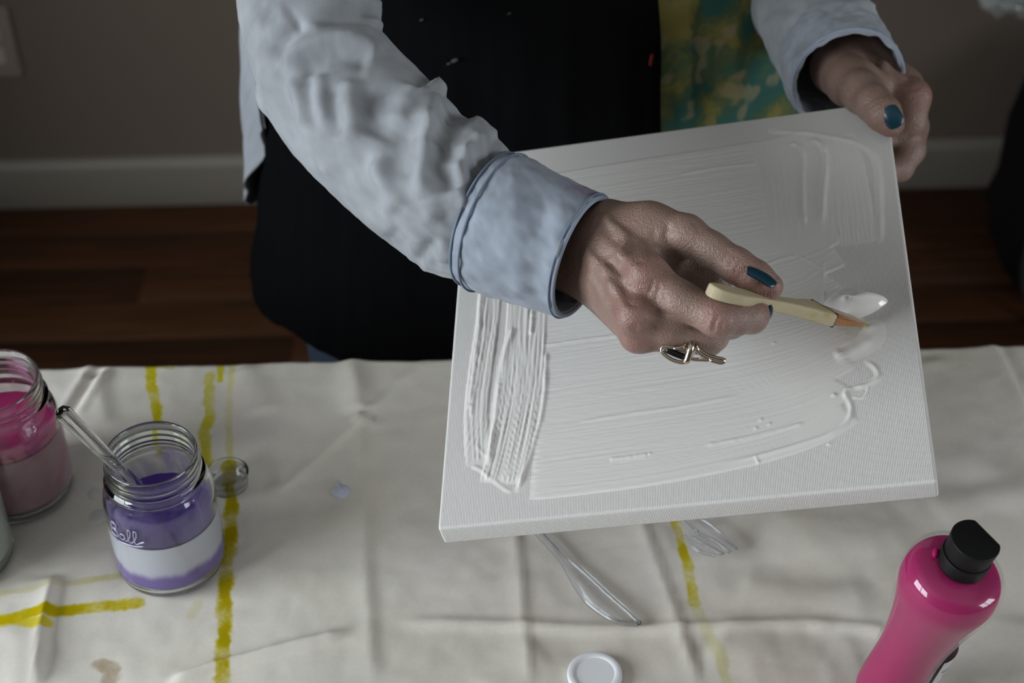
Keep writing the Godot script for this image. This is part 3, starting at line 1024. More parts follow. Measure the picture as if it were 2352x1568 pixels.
func denim_colors(p: PackedVector3Array, base: Color, sd: int, stain := Vector3.INF) -> PackedColorArray:
	var n := FastNoiseLite.new()
	n.seed = sd
	n.frequency = 1.0
	n.fractal_octaves = 3
	var col := PackedColorArray()
	col.resize(p.size())
	for i in p.size():
		var k := 1.0 + 0.22 * n.get_noise_3dv(p[i] * 26.0) + 0.13 * n.get_noise_3dv(p[i] * 90.0)
		var c := base * k
		var d := p[i].distance_to(stain)
		if d < 0.05:
			c = c.lerp(Color(0.15, 0.07, 0.16), 0.75 * smoothstep(0.022, 0.004, d + 0.008 * n.get_noise_3dv(p[i] * 160.0)))
		c.a = 1.0
		col[i] = c
	return col


# a sleeve: rings along a path with folds raised on it. folds: [path, half width, height]
func sleeve_mesh(path: Array, radii: Array, seg: int, folds: Array, axis: Vector3, sd: int, base: Color, thick := 0.0, stain := Vector3.INF, wrinkle := 0.0007, gather := 0.0) -> ArrayMesh:
	var fr := frames(path, Vector3(0.2, 0.7, 0.7))
	var n := FastNoiseLite.new()
	n.seed = sd
	n.frequency = 1.0
	n.fractal_octaves = 3
	var right := axis.cross(Vector3.UP).normalized()
	var upv := right.cross(axis).normalized()
	var flat := []
	for f in folds:
		var pts := []
		var box := Rect2()
		for q in f[0]:
			var v := Vector2(q.dot(right), q.dot(upv))
			box = Rect2(v, Vector2.ZERO) if pts.is_empty() else box.expand(v)
			pts.append(v)
		flat.append([smooth_path(pts, 3), f[1], f[2], box.grow(f[1] * 3.5)])
	var p := PackedVector3Array()
	for i in path.size():
		for k in seg:
			var a := TAU * k / seg
			var nn: Vector3 = fr[i][1] * cos(a) + fr[i][2] * sin(a)
			var q: Vector3 = path[i] + nn * radii[i]
			var off := wrinkle * n.get_noise_3dv(q * 34.0) + wrinkle * 0.5 * n.get_noise_3dv(q * 95.0)
			var facing := nn.dot(axis)
			if facing > -0.25:
				var v := Vector2(q.dot(right), q.dot(upv))
				if gather > 0.0:
					off += gather * sin(a * 17.0 + 5.0 * n.get_noise_3dv(q * 14.0)) * smoothstep(path.size() - 34.0, path.size() - 8.0, float(i)) * (0.6 + 0.8 * n.get_noise_3dv(q * 22.0))
				for f in flat:
					if not f[3].has_point(v):
						continue
					var r := along(v, f[0])
					if r[0] < f[1] * 3.0:
						off += 0.92 * f[2] * exp(-r[0] * r[0] / (f[1] * f[1])) * smoothstep(-0.02, 0.18, r[1]) * smoothstep(1.02, 0.82, r[1]) * smoothstep(-0.25, 0.25, facing)
			p.append(q + nn * off * (1.0 if thick > 0 else smoothstep(float(path.size() - 1), float(path.size() - 8), float(i))))
	var rows := path.size()
	if thick > 0:
		# turn in at the end: inner wall
		for i in range(rows - 1, -1, -1):
			for k in seg:
				var c: Vector3 = path[i]
				var q := p[i * seg + k]
				p.append(q + (c - q).normalized() * thick)
	return grid_mesh(p, seg, true, false, denim_colors(p, base, sd + 5, stain))


func right_hand_field() -> Field:
	var f := Field.new(Vector3(0.000, 0.925, -1.00), Vector3(0.185, 1.085, -0.790), 0.00125)
	var k := 0.010
	# forearm and wrist: two bones side by side
	f.bone(Vector3(0.0028, 1.0033, -0.9155), Vector3(0.0487, 1.0021, -0.9038), 0.024, 0.0205, k)
	f.bone(Vector3(0.0025, 0.9906, -0.9097), Vector3(0.0417, 0.9882, -0.8944), 0.023, 0.0200, k)
	# back of the hand
	var wr := [Vector3(0.0576, 1.0074, -0.8926), Vector3(0.0532, 1.0049, -0.8851), Vector3(0.0479, 0.9952, -0.8846), Vector3(0.0450, 0.9853, -0.8893)]
	var mcp := [Vector3(0.0808, 1.0173, -0.8415), Vector3(0.0735, 1.0035, -0.8229), Vector3(0.0762, 0.9849, -0.8279), Vector3(0.0765, 0.9658, -0.8485)]
	for i in 4:
		f.bone(wr[i], mcp[i], [0.0185, 0.018, 0.0165, 0.015][i], [0.0128, 0.0122, 0.0108, 0.0095][i], k)
	f.bone(Vector3(0.0617, 0.9939, -0.8901), Vector3(0.0726, 0.9925, -0.8491), 0.018, 0.013, k)
	f.bone(Vector3(0.0472, 0.9972, -0.8996), Vector3(0.0616, 1.0031, -0.8915), 0.021, 0.018, k)
	# knuckles
	for q in [[Vector3(0.0787, 1.0221, -0.8364), 0.0095], [Vector3(0.0711, 1.0076, -0.8158), 0.0092], [Vector3(0.0743, 0.9860, -0.8236), 0.008]]:
		f.bone(q[0], q[0] + Vector3(0.001, 0, 0), q[1], q[1], 0.008)
	# index finger: out, then bent in to the brush
	f.chain([Vector3(0.0808, 1.0165, -0.8409), Vector3(0.0990, 1.0131, -0.8233), Vector3(0.1191, 1.0108, -0.8107)], [0.0124, 0.0108, 0.0108], 0.006)
	f.chain([Vector3(0.1191, 1.0108, -0.8107), Vector3(0.1306, 1.0066, -0.8137), Vector3(0.1415, 1.0014, -0.8211), Vector3(0.1478, 0.9978, -0.8312)], [0.0108, 0.0098, 0.0096, 0.0080], 0.004)
	f.bone(Vector3(0.1199, 1.0122, -0.8067), Vector3(0.1211, 1.0120, -0.8065), 0.0092, 0.0092, 0.005)
	# middle finger under it
	f.chain([Vector3(0.0735, 1.0035, -0.8229), Vector3(0.0940, 0.9961, -0.8218), Vector3(0.1131, 0.9896, -0.8240)], [0.0118, 0.0104, 0.0100], 0.005)
	f.chain([Vector3(0.1131, 0.9896, -0.8240), Vector3(0.1328, 0.9811, -0.8392), Vector3(0.1478, 0.9841, -0.8458)], [0.0100, 0.0090, 0.0078], 0.003)
	# ring finger, curled
	f.chain([Vector3(0.0762, 0.9849, -0.8279), Vector3(0.0973, 0.9833, -0.8239), Vector3(0.1176, 0.9811, -0.8233)], [0.0105, 0.0086, 0.0086], 0.005)
	f.chain([Vector3(0.1176, 0.9811, -0.8233), Vector3(0.1229, 0.9702, -0.8390), Vector3(0.1151, 0.9645, -0.8552)], [0.0088, 0.0085, 0.0076], 0.003)
	# little finger, curled further
	f.chain([Vector3(0.0765, 0.9658, -0.8485), Vector3(0.0944, 0.9654, -0.8454), Vector3(0.1060, 0.9630, -0.8486)], [0.0092, 0.0080, 0.0078], 0.004)
	f.chain([Vector3(0.1060, 0.9630, -0.8486), Vector3(0.1098, 0.9562, -0.8639), Vector3(0.0996, 0.9565, -0.8722)], [0.0078, 0.0074, 0.0066], 0.003)
	# thumb
	f.chain([Vector3(0.0628, 1.0112, -0.8919), Vector3(0.0847, 1.0202, -0.8825), Vector3(0.1059, 1.0248, -0.8705)], [0.0190, 0.0150, 0.0122], 0.012)
	f.chain([Vector3(0.1059, 1.0248, -0.8705), Vector3(0.1208, 1.0215, -0.8597), Vector3(0.1347, 1.0179, -0.8487)], [0.0122, 0.0102, 0.0104], 0.005)
	f.chain([Vector3(0.1347, 1.0179, -0.8487), Vector3(0.1454, 1.0135, -0.8422), Vector3(0.1538, 1.0095, -0.8387)], [0.0104, 0.0102, 0.0082], 0.004)
	# web between thumb and index
	f.bone(Vector3(0.0716, 1.0103, -0.8818), Vector3(0.0955, 1.0089, -0.8806), 0.013, 0.009, 0.010)
	f.bone(Vector3(0.0765, 1.0061, -0.8742), Vector3(0.0947, 1.0036, -0.8681), 0.012, 0.008, 0.010)
	f.bone(Vector3(0.0962, 0.9976, -0.8841), Vector3(0.1243, 0.9917, -0.8657), 0.0130, 0.0110, 0.008)
	# tendons and veins on the back of the hand
	f.chain([Vector3(0.0538, 1.0210, -0.8752), Vector3(0.0668, 1.0242, -0.8515), Vector3(0.0784, 1.0257, -0.8329)], [0.0022, 0.0024, 0.002], 0.006)
	f.chain([Vector3(0.0482, 1.0134, -0.8659), Vector3(0.0608, 1.0151, -0.8343), Vector3(0.0712, 1.0110, -0.8149)], [0.0022, 0.0026, 0.002], 0.006)
	f.chain([Vector3(0.0587, 1.0286, -0.8845), Vector3(0.0664, 1.0269, -0.8671), Vector3(0.0696, 1.0243, -0.8556), Vector3(0.0670, 1.0206, -0.8457)], [0.0016, 0.0022, 0.0020, 0.0014], 0.004)
	f.chain([Vector3(0.0664, 1.0269, -0.8671), Vector3(0.0767, 1.0238, -0.8644), Vector3(0.0855, 1.0190, -0.8575)], [0.0018, 0.0018, 0.0012], 0.004)
	f.chain([Vector3(0.0472, 1.0149, -0.8726), Vector3(0.0529, 1.0143, -0.8562), Vector3(0.0589, 1.0169, -0.8465), Vector3(0.0660, 1.0176, -0.8352)], [0.0016, 0.0019, 0.0019, 0.0012], 0.004)
	f.chain([Vector3(0.0458, 0.9959, -0.8667), Vector3(0.0517, 0.9974, -0.8521), Vector3(0.0574, 0.9991, -0.8376)], [0.0014, 0.0017, 0.0010], 0.004)
	return f


func left_hand_field() -> Field:
	var f := Field.new(Vector3(0.135, 0.885, -1.265), Vector3(0.345, 1.075, -1.02), 0.0016)
	var k := 0.010
	# forearm and wrist
	f.bone(Vector3(0.2406, 0.9644, -1.2420), Vector3(0.2589, 0.9617, -1.1669), 0.026, 0.024, k)
	f.bone(Vector3(0.2506, 0.9461, -1.2527), Vector3(0.2682, 0.9446, -1.1785), 0.025, 0.023, k)
	# palm beside and below the canvas corner
	f.bone(Vector3(0.2589, 0.9617, -1.1669), Vector3(0.2921, 0.9538, -1.1335), 0.022, 0.0140, k)
	f.bone(Vector3(0.2682, 0.9446, -1.1785), Vector3(0.2934, 0.9302, -1.1488), 0.022, 0.0135, k)
	f.bone(Vector3(0.2650, 0.9367, -1.1849), Vector3(0.2875, 0.9100, -1.1617), 0.020, 0.0125, k)
	f.bone(Vector3(0.2600, 0.9343, -1.1828), Vector3(0.2761, 0.9008, -1.1669), 0.018, 0.0115, k)
	# ball of the thumb and thumb, lying on the canvas
	f.bone(Vector3(0.2453, 0.9627, -1.1479), Vector3(0.2482, 0.9729, -1.1116), 0.021, 0.0165, k)
	f.chain([Vector3(0.2482, 0.9729, -1.1116), Vector3(0.2511, 0.9831, -1.0834), Vector3(0.2549, 0.9882, -1.0613)], [0.0165, 0.0138, 0.0128], 0.008)
	f.chain([Vector3(0.2549, 0.9882, -1.0613), Vector3(0.2593, 0.9883, -1.0482), Vector3(0.2635, 0.9848, -1.0425)], [0.0128, 0.0122, 0.0098], 0.004)
	# index finger: knuckle beside the edge, tip under the canvas
	f.chain([Vector3(0.2921, 0.9538, -1.1335), Vector3(0.2959, 0.9567, -1.1161), Vector3(0.2945, 0.9406, -1.1074)], [0.0138, 0.0122, 0.0112], 0.006)
	f.chain([Vector3(0.2945, 0.9406, -1.1074), Vector3(0.2888, 0.9317, -1.1050), Vector3(0.2732, 0.9313, -1.1007)], [0.0112, 0.0102, 0.0085], 0.004)
	# middle finger below it
	f.chain([Vector3(0.2934, 0.9302, -1.1488), Vector3(0.2990, 0.9279, -1.1203), Vector3(0.2947, 0.9216, -1.0988)], [0.0132, 0.0120, 0.0112], 0.005)
	f.chain([Vector3(0.2947, 0.9216, -1.0988), Vector3(0.2855, 0.9156, -1.0857), Vector3(0.2658, 0.9181, -1.0759)], [0.0112, 0.0102, 0.0085], 0.003)
	# ring and little finger under the canvas
	f.chain([Vector3(0.2875, 0.9100, -1.1617), Vector3(0.2900, 0.9080, -1.1268), Vector3(0.2795, 0.9081, -1.0937), Vector3(0.2597, 0.9071, -1.0796)], [0.0120, 0.0108, 0.0098, 0.0082], 0.004)
	f.chain([Vector3(0.2761, 0.9008, -1.1669), Vector3(0.2783, 0.8971, -1.1372), Vector3(0.2690, 0.8953, -1.1091), Vector3(0.2530, 0.8995, -1.0929)], [0.0108, 0.0092, 0.0084, 0.0072], 0.004)
	# web, tendon of the thumb, creases
	f.bone(Vector3(0.2580, 0.9716, -1.1132), Vector3(0.2830, 0.9555, -1.1283), 0.012, 0.010, 0.010)
	f.chain([Vector3(0.2449, 0.9753, -1.1429), Vector3(0.2496, 0.9830, -1.1072), Vector3(0.2521, 0.9903, -1.0791)], [0.002, 0.0022, 0.0018], 0.006)
	f.chain([Vector3(0.2638, 0.9736, -1.1507), Vector3(0.2749, 0.9743, -1.1314), Vector3(0.2865, 0.9691, -1.1216)], [0.0018, 0.0022, 0.0018], 0.006)
	return f


func body_field() -> Field:
	var f := Field.new(Vector3(-0.34, 0.0, -1.62), Vector3(0.36, 1.72, -0.86), 0.012)
	var hip := Vector3(0, 0.90, -1.335)
	var chest := Vector3(0, 1.26, -1.26)
	# trunk
	f.bone(hip + Vector3(-0.07, 0, 0), hip + Vector3(0.07, 0, 0), 0.105, 0.105, 0.05)
	f.bone(hip, Vector3(0, 1.06, -1.315), 0.11, 0.10, 0.05)
	f.bone(Vector3(-0.05, 1.06, -1.315), chest + Vector3(-0.06, 0, 0), 0.085, 0.10, 0.05)
	f.bone(Vector3(0.05, 1.06, -1.315), chest + Vector3(0.06, 0, 0), 0.085, 0.10, 0.05)
	f.bone(Vector3(-0.15, 1.345, -1.225), Vector3(0.15, 1.345, -1.225), 0.055, 0.055, 0.05)
	# neck and head, bent over the work
	f.bone(Vector3(0, 1.36, -1.21), Vector3(0.01, 1.46, -1.165), 0.052, 0.048, 0.03)
	f.bone(Vector3(0.01, 1.535, -1.135), Vector3(0.01, 1.565, -1.150), 0.074, 0.078, 0.02)
	f.bone(Vector3(0.01, 1.475, -1.100), Vector3(0.01, 1.535, -1.110), 0.048, 0.062, 0.03)
	f.bone(Vector3(0.01, 1.530, -1.052), Vector3(0.01, 1.502, -1.038), 0.010, 0.013, 0.012)
	for s in [-1, 1]:
		f.bone(Vector3(0.01 + s * 0.076, 1.535, -1.135), Vector3(0.01 + s * 0.080, 1.505, -1.130), 0.014, 0.012, 0.01)
		# legs
		f.bone(hip + Vector3(s * 0.075, -0.02, 0), Vector3(s * 0.105, 0.49, -1.33), 0.098, 0.062, 0.04)
		f.bone(Vector3(s * 0.105, 0.49, -1.33), Vector3(s * 0.110, 0.09, -1.37), 0.058, 0.038, 0.03)
		f.bone(Vector3(s * 0.110, 0.060, -1.37), Vector3(s * 0.120, 0.032, -1.22), 0.038, 0.030, 0.03)
	# arms
	f.chain([Vector3(-0.165, 1.335, -1.225), Vector3(-0.160, 1.22, -1.135), Vector3(-0.1363, 1.0772, -1.1308), Vector3(-0.1278, 1.0497, -1.0565), Vector3(-0.0883, 1.0254, -0.9903), Vector3(-0.0109, 1.0034, -0.9182)], [0.045, 0.040, 0.033, 0.032, 0.031, 0.027], 0.03)
	f.chain([Vector3(0.160, 1.335, -1.225), Vector3(0.214, 1.20, -1.28), Vector3(0.227, 1.09, -1.325), Vector3(0.2357, 0.9620, -1.2798), Vector3(0.2481, 0.9565, -1.2419)], [0.042, 0.038, 0.034, 0.030, 0.028], 0.03)
	return f


func add_skin(f: Field) -> void:
	var r := f.mesh_into(skin_points, skin_index)
	skin_points = r[0]
	skin_index = r[1]


# wrinkles, veins and joint creases: lines pressed into or raised on the skin that faces the given way
func relief() -> void:
	var lines := [
		# right hand: creases over the middle joint of the index finger
		[[Vector3(0.1160, 1.0163, -0.8102), Vector3(0.1123, 1.0129, -0.8073), Vector3(0.1112, 1.0092, -0.8040)], 0.0011, -0.0007], [[Vector3(0.1205, 1.0143, -0.8085), Vector3(0.1173, 1.0106, -0.8052), Vector3(0.1172, 1.0068, -0.8019)], 0.0011, -0.0008], [[Vector3(0.1234, 1.0128, -0.8071), Vector3(0.1213, 1.0090, -0.8038), Vector3(0.1214, 1.0052, -0.8005)], 0.0010, -0.0007],
		[[Vector3(0.1182, 1.0155, -0.8095), Vector3(0.1148, 1.0114, -0.8059), Vector3(0.1142, 1.0076, -0.8026)], 0.0014, 0.0005], [[Vector3(0.1130, 1.0175, -0.8112), Vector3(0.1088, 1.0138, -0.8080), Vector3(0.1077, 1.0104, -0.8050)], 0.0010, -0.0004],
		# knuckle of the index finger and the loose skin round it
		[[Vector3(0.0708, 1.0299, -0.8352), Vector3(0.0739, 1.0321, -0.8372), Vector3(0.0785, 1.0317, -0.8368)], 0.0012, -0.0006], [[Vector3(0.0696, 1.0261, -0.8319), Vector3(0.0721, 1.0229, -0.8292), Vector3(0.0766, 1.0206, -0.8271)], 0.0012, -0.0005], [[Vector3(0.0834, 1.0243, -0.8304), Vector3(0.0822, 1.0201, -0.8267), Vector3(0.0795, 1.0163, -0.8234)], 0.0012, -0.0007],
		[[Vector3(0.0869, 1.0227, -0.8290), Vector3(0.0862, 1.0181, -0.8250), Vector3(0.0841, 1.0139, -0.8213)], 0.0011, -0.0006], [[Vector3(0.0904, 1.0203, -0.8269), Vector3(0.0892, 1.0161, -0.8233), Vector3(0.0876, 1.0119, -0.8196)], 0.0010, -0.0005], [[Vector3(0.0756, 1.0206, -0.8271), Vector3(0.0805, 1.0147, -0.8221), Vector3(0.0829, 1.0089, -0.8170)], 0.0016, -0.0006],
		[[Vector3(0.0678, 1.0149, -0.8222), Vector3(0.0708, 1.0130, -0.8205), Vector3(0.0754, 1.0129, -0.8205)], 0.0012, -0.0005], [[Vector3(0.0767, 1.0052, -0.8138), Vector3(0.0807, 1.0043, -0.8130), Vector3(0.0852, 1.0019, -0.8110)], 0.0012, -0.0006],
		# thumb joint
		[[Vector3(0.1293, 1.0304, -0.8489), Vector3(0.1276, 1.0273, -0.8463), Vector3(0.1250, 1.0243, -0.8436)], 0.0010, -0.0007], [[Vector3(0.1333, 1.0288, -0.8475), Vector3(0.1312, 1.0253, -0.8445), Vector3(0.1285, 1.0223, -0.8419)], 0.0010, -0.0008], [[Vector3(0.1364, 1.0268, -0.8458), Vector3(0.1347, 1.0237, -0.8431), Vector3(0.1321, 1.0210, -0.8408)], 0.0009, -0.0006],
		[[Vector3(0.1091, 1.0375, -0.8684), Vector3(0.1116, 1.0347, -0.8659), Vector3(0.1120, 1.0316, -0.8632)], 0.0012, -0.0005],
		# web between thumb and index finger
		[[Vector3(0.0969, 1.0308, -0.8758), Vector3(0.0941, 1.0240, -0.8699), Vector3(0.0979, 1.0180, -0.8646), Vector3(0.1043, 1.0129, -0.8603)], 0.0022, -0.0014], [[Vector3(0.0877, 1.0290, -0.8742), Vector3(0.0862, 1.0211, -0.8674), Vector3(0.0891, 1.0152, -0.8622)], 0.0020, -0.0006],
		# veins and tendons on the back of the hand
		[[Vector3(0.0542, 1.0435, -0.8736), Vector3(0.0597, 1.0376, -0.8684), Vector3(0.0674, 1.0335, -0.8649), Vector3(0.0698, 1.0284, -0.8604), Vector3(0.0666, 1.0229, -0.8557), Vector3(0.0654, 1.0175, -0.8510)], 0.0024, 0.0013], [[Vector3(0.0699, 1.0305, -0.8623), Vector3(0.0776, 1.0282, -0.8603), Vector3(0.0853, 1.0234, -0.8561), Vector3(0.0882, 1.0175, -0.8510)], 0.0020, 0.0009],
		[[Vector3(0.0439, 1.0296, -0.8615), Vector3(0.0479, 1.0231, -0.8558), Vector3(0.0550, 1.0188, -0.8521), Vector3(0.0611, 1.0136, -0.8476), Vector3(0.0693, 1.0119, -0.8461)], 0.0022, 0.0008], [[Vector3(0.0451, 1.0163, -0.8499), Vector3(0.0501, 1.0107, -0.8450), Vector3(0.0535, 1.0036, -0.8389), Vector3(0.0585, 0.9972, -0.8333)], 0.0019, 0.0010],
		[[Vector3(0.0550, 1.0188, -0.8521), Vector3(0.0619, 1.0218, -0.8548), Vector3(0.0666, 1.0229, -0.8557)], 0.0016, 0.0007], [[Vector3(0.0594, 1.0278, -0.8599), Vector3(0.0696, 1.0205, -0.8536), Vector3(0.0783, 1.0149, -0.8487)], 0.0030, 0.0010], [[Vector3(0.0519, 1.0201, -0.8532), Vector3(0.0620, 1.0081, -0.8428), Vector3(0.0710, 0.9966, -0.8328)], 0.0030, 0.0011],
		[[Vector3(0.0626, 1.0285, -0.8605), Vector3(0.0634, 1.0199, -0.8530), Vector3(0.0693, 1.0119, -0.8461)], 0.0030, -0.0005], [[Vector3(0.0686, 1.0163, -0.8367), Vector3(0.0685, 1.0105, -0.8316), Vector3(0.0699, 1.0054, -0.8272)], 0.0034, -0.0006], [[Vector3(0.0738, 0.9983, -0.8211), Vector3(0.0732, 0.9964, -0.8194), Vector3(0.0721, 0.9945, -0.8177)], 0.0024, -0.0009],
		# wrist
		[[Vector3(0.0611, 1.0342, -0.8920), Vector3(0.0545, 1.0275, -0.8862), Vector3(0.0496, 1.0196, -0.8793)], 0.0011, -0.0004], [[Vector3(0.0579, 1.0350, -0.8927), Vector3(0.0509, 1.0280, -0.8866), Vector3(0.0453, 1.0197, -0.8794)], 0.0010, -0.0004], [[Vector3(0.0420, 1.0157, -0.8760), Vector3(0.0413, 1.0078, -0.8690), Vector3(0.0437, 0.9998, -0.8621)], 0.0010, -0.0004], [[Vector3(0.0457, 1.0157, -0.8759), Vector3(0.0455, 1.0077, -0.8690), Vector3(0.0474, 1.0017, -0.8637)], 0.0010, -0.0003],
		# folds of the curled fingers
		[[Vector3(0.0809, 0.9963, -0.8193), Vector3(0.0937, 0.9949, -0.8181), Vector3(0.1065, 0.9927, -0.8162)], 0.0016, -0.0010], [[Vector3(0.0837, 1.0040, -0.8260), Vector3(0.0965, 1.0007, -0.8231), Vector3(0.1092, 0.9958, -0.8189)], 0.0018, -0.0010],
		# left hand: thumb joint and web
		[[Vector3(0.2472, 0.9923, -1.0543), Vector3(0.2521, 0.9950, -1.0566), Vector3(0.2576, 0.9971, -1.0585)], 0.0010, -0.0005], [[Vector3(0.2490, 0.9900, -1.0524), Vector3(0.2545, 0.9927, -1.0546), Vector3(0.2599, 0.9948, -1.0565)], 0.0010, -0.0006], [[Vector3(0.2507, 0.9882, -1.0508), Vector3(0.2562, 0.9908, -1.0530), Vector3(0.2610, 0.9925, -1.0545)], 0.0009, -0.0005],
		[[Vector3(0.2427, 0.9845, -1.0740), Vector3(0.2380, 0.9891, -1.0781), Vector3(0.2339, 0.9952, -1.0833)], 0.0018, -0.0009], [[Vector3(0.2620, 0.9950, -1.1097), Vector3(0.2661, 0.9872, -1.1029), Vector3(0.2746, 0.9789, -1.0957), Vector3(0.2805, 0.9694, -1.0874)], 0.0034, -0.0010],
		[[Vector3(0.2983, 0.9684, -1.1130), Vector3(0.2944, 0.9661, -1.1110), Vector3(0.2882, 0.9662, -1.1111)], 0.0012, -0.0005], [[Vector3(0.3013, 0.9641, -1.1093), Vector3(0.2969, 0.9627, -1.1081), Vector3(0.2918, 0.9623, -1.1078)], 0.0012, -0.0005], [[Vector3(0.2779, 0.9389, -1.0874), Vector3(0.2858, 0.9392, -1.0877), Vector3(0.2931, 0.9414, -1.0896)], 0.0014, -0.0012],
	]
	var ways := [(Vector3(0, 1.70, 0) - Vector3(0.0849, 1.0097, -0.8442)).normalized(), (Vector3(0, 1.70, 0) - Vector3(0.2660, 0.9753, -1.0793)).normalized()]
	var n := PackedVector3Array()
	n.resize(skin_points.size())
	for t in range(0, skin_index.size(), 3):
		var a := skin_index[t]
		var b := skin_index[t + 1]
		var c := skin_index[t + 2]
		var fn := (skin_points[c] - skin_points[a]).cross(skin_points[b] - skin_points[a])
		n[a] += fn
		n[b] += fn
		n[c] += fn
	for w in 2:
		var axis: Vector3 = ways[w]
		var right := axis.cross(Vector3.UP).normalized()
		var upv := right.cross(axis).normalized()
		var flat := []
		for l in lines:
			if (l[0][0].x > 0.19) != (w == 1):
				continue
			var pts := []
			for q in l[0]:
				pts.append(Vector2(q.dot(right), q.dot(upv)))
			pts = smooth_path(pts, 3)
			var box := Rect2(pts[0], Vector2.ZERO)
			for q in pts:
				box = box.expand(q)
			flat.append([pts, l[1], l[2], box.grow(l[1] * 3.0)])
		for i in skin_points.size():
			var p := skin_points[i]
			if p.y < 0.90 or p.y > 1.08 or p.x < 0.02 or p.z > -0.78 or (p.x > 0.19) != (w == 1):
				continue
			var nn := n[i].normalized()
			var facing := nn.dot(axis)
			if facing < 0.05:
				continue
			var v := Vector2(p.dot(right), p.dot(upv))
			var off := 0.0
			for f in flat:
				if not f[3].has_point(v):
					continue
				var r := along(v, f[0])
				if r[0] < f[1] * 2.6:
					off += f[2] * exp(-r[0] * r[0] / (f[1] * f[1])) * smoothstep(-0.02, 0.2, r[1]) * smoothstep(1.02, 0.8, r[1])
			skin_points[i] = p + nn * off * smoothstep(0.05, 0.4, facing)


func skin_colors() -> PackedColorArray:
	var n := FastNoiseLite.new()
	n.seed = 31
	n.frequency = 1.0
	n.fractal_octaves = 3
	var red := [[Vector3(0.0713, 1.0089, -0.8143), 0.020], [Vector3(0.0783, 1.0259, -0.8318), 0.018], [Vector3(0.0747, 0.9887, -0.8193), 0.018], [Vector3(0.1181, 1.0151, -0.8025), 0.014], [Vector3(0.1355, 1.0171, -0.8374), 0.016], [Vector3(0.1521, 1.0120, -0.8329), 0.014], [Vector3(0.1485, 1.0023, -0.8245), 0.014], [Vector3(0.2982, 0.9651, -1.1102), 0.018], [Vector3(0.2585, 0.9848, -1.0412), 0.016]]
	var col := PackedColorArray()
	col.resize(skin_points.size())
	for i in skin_points.size():
		var q := skin_points[i]
		var c := Color(0.232, 0.150, 0.118)
		# blotches of blood and sallow skin, freckles: pigment, not shade
		var a := n.get_noise_3dv(q * 60.0)
		c = c.lerp(Color(0.262, 0.185, 0.142), clampf(0.5 + a, 0, 1) * 0.6)
		c = c.lerp(Color(0.245, 0.125, 0.105), clampf(0.35 * n.get_noise_3dv(q * 110.0 + Vector3(5, 0, 0)) + 0.1, 0, 1))
		for r in red:
			var d: float = q.distance_squared_to(r[0])
			if d < r[1] * r[1] * 3.0:
				c = c.lerp(Color(0.265, 0.110, 0.092), 0.55 * exp(-d / (r[1] * r[1] * 0.5)))
		if n.get_noise_3dv(q * 420.0) > 0.46:
			c = c.lerp(Color(0.17, 0.085, 0.055), 0.35)
		c.a = 1.0
		col[i] = c
	return col


# painted nail: a small curved plate. at: centre, dir: towards the tip, up: out of the nail
func nail(parent: Node3D, origin: Vector3, at: Vector3, dir: Vector3, up: Vector3, length: float, width: float, curve: float) -> void:
	dir = dir.normalized()
	up = (up - dir * up.dot(dir)).normalized()
	var side := dir.cross(up)
	var p := PackedVector3Array()
	for layer in 2:
		for j in 11:
			for i in 13:
				var u := lerpf(-1, 1, float(i) / 12)
				var v := lerpf(-1, 1, float(j if layer == 0 else 10 - j) / 10)
				# rounded at the root and at the tip
				var w := 1.0 - 0.22 * pow(absf(v), 4.0)
				var ang := u * w * width / 2.0 / curve
				var tip := 0.10 * length * (1.0 - u * u) * v
				var bend := -0.10 * length * v * v
				p.append(at + side * sin(ang) * curve + up * ((cos(ang) - 1.0) * curve + bend - layer * 0.0007) + dir * (v * length / 2.0 + tip))
	for i in 13:
		p.append(p[i])
	var o := wpart("fingernail", grid_mesh(p, 13, false, true), M.nail, parent, origin)
	o.set_meta("label", "glossy dark teal nail polish")


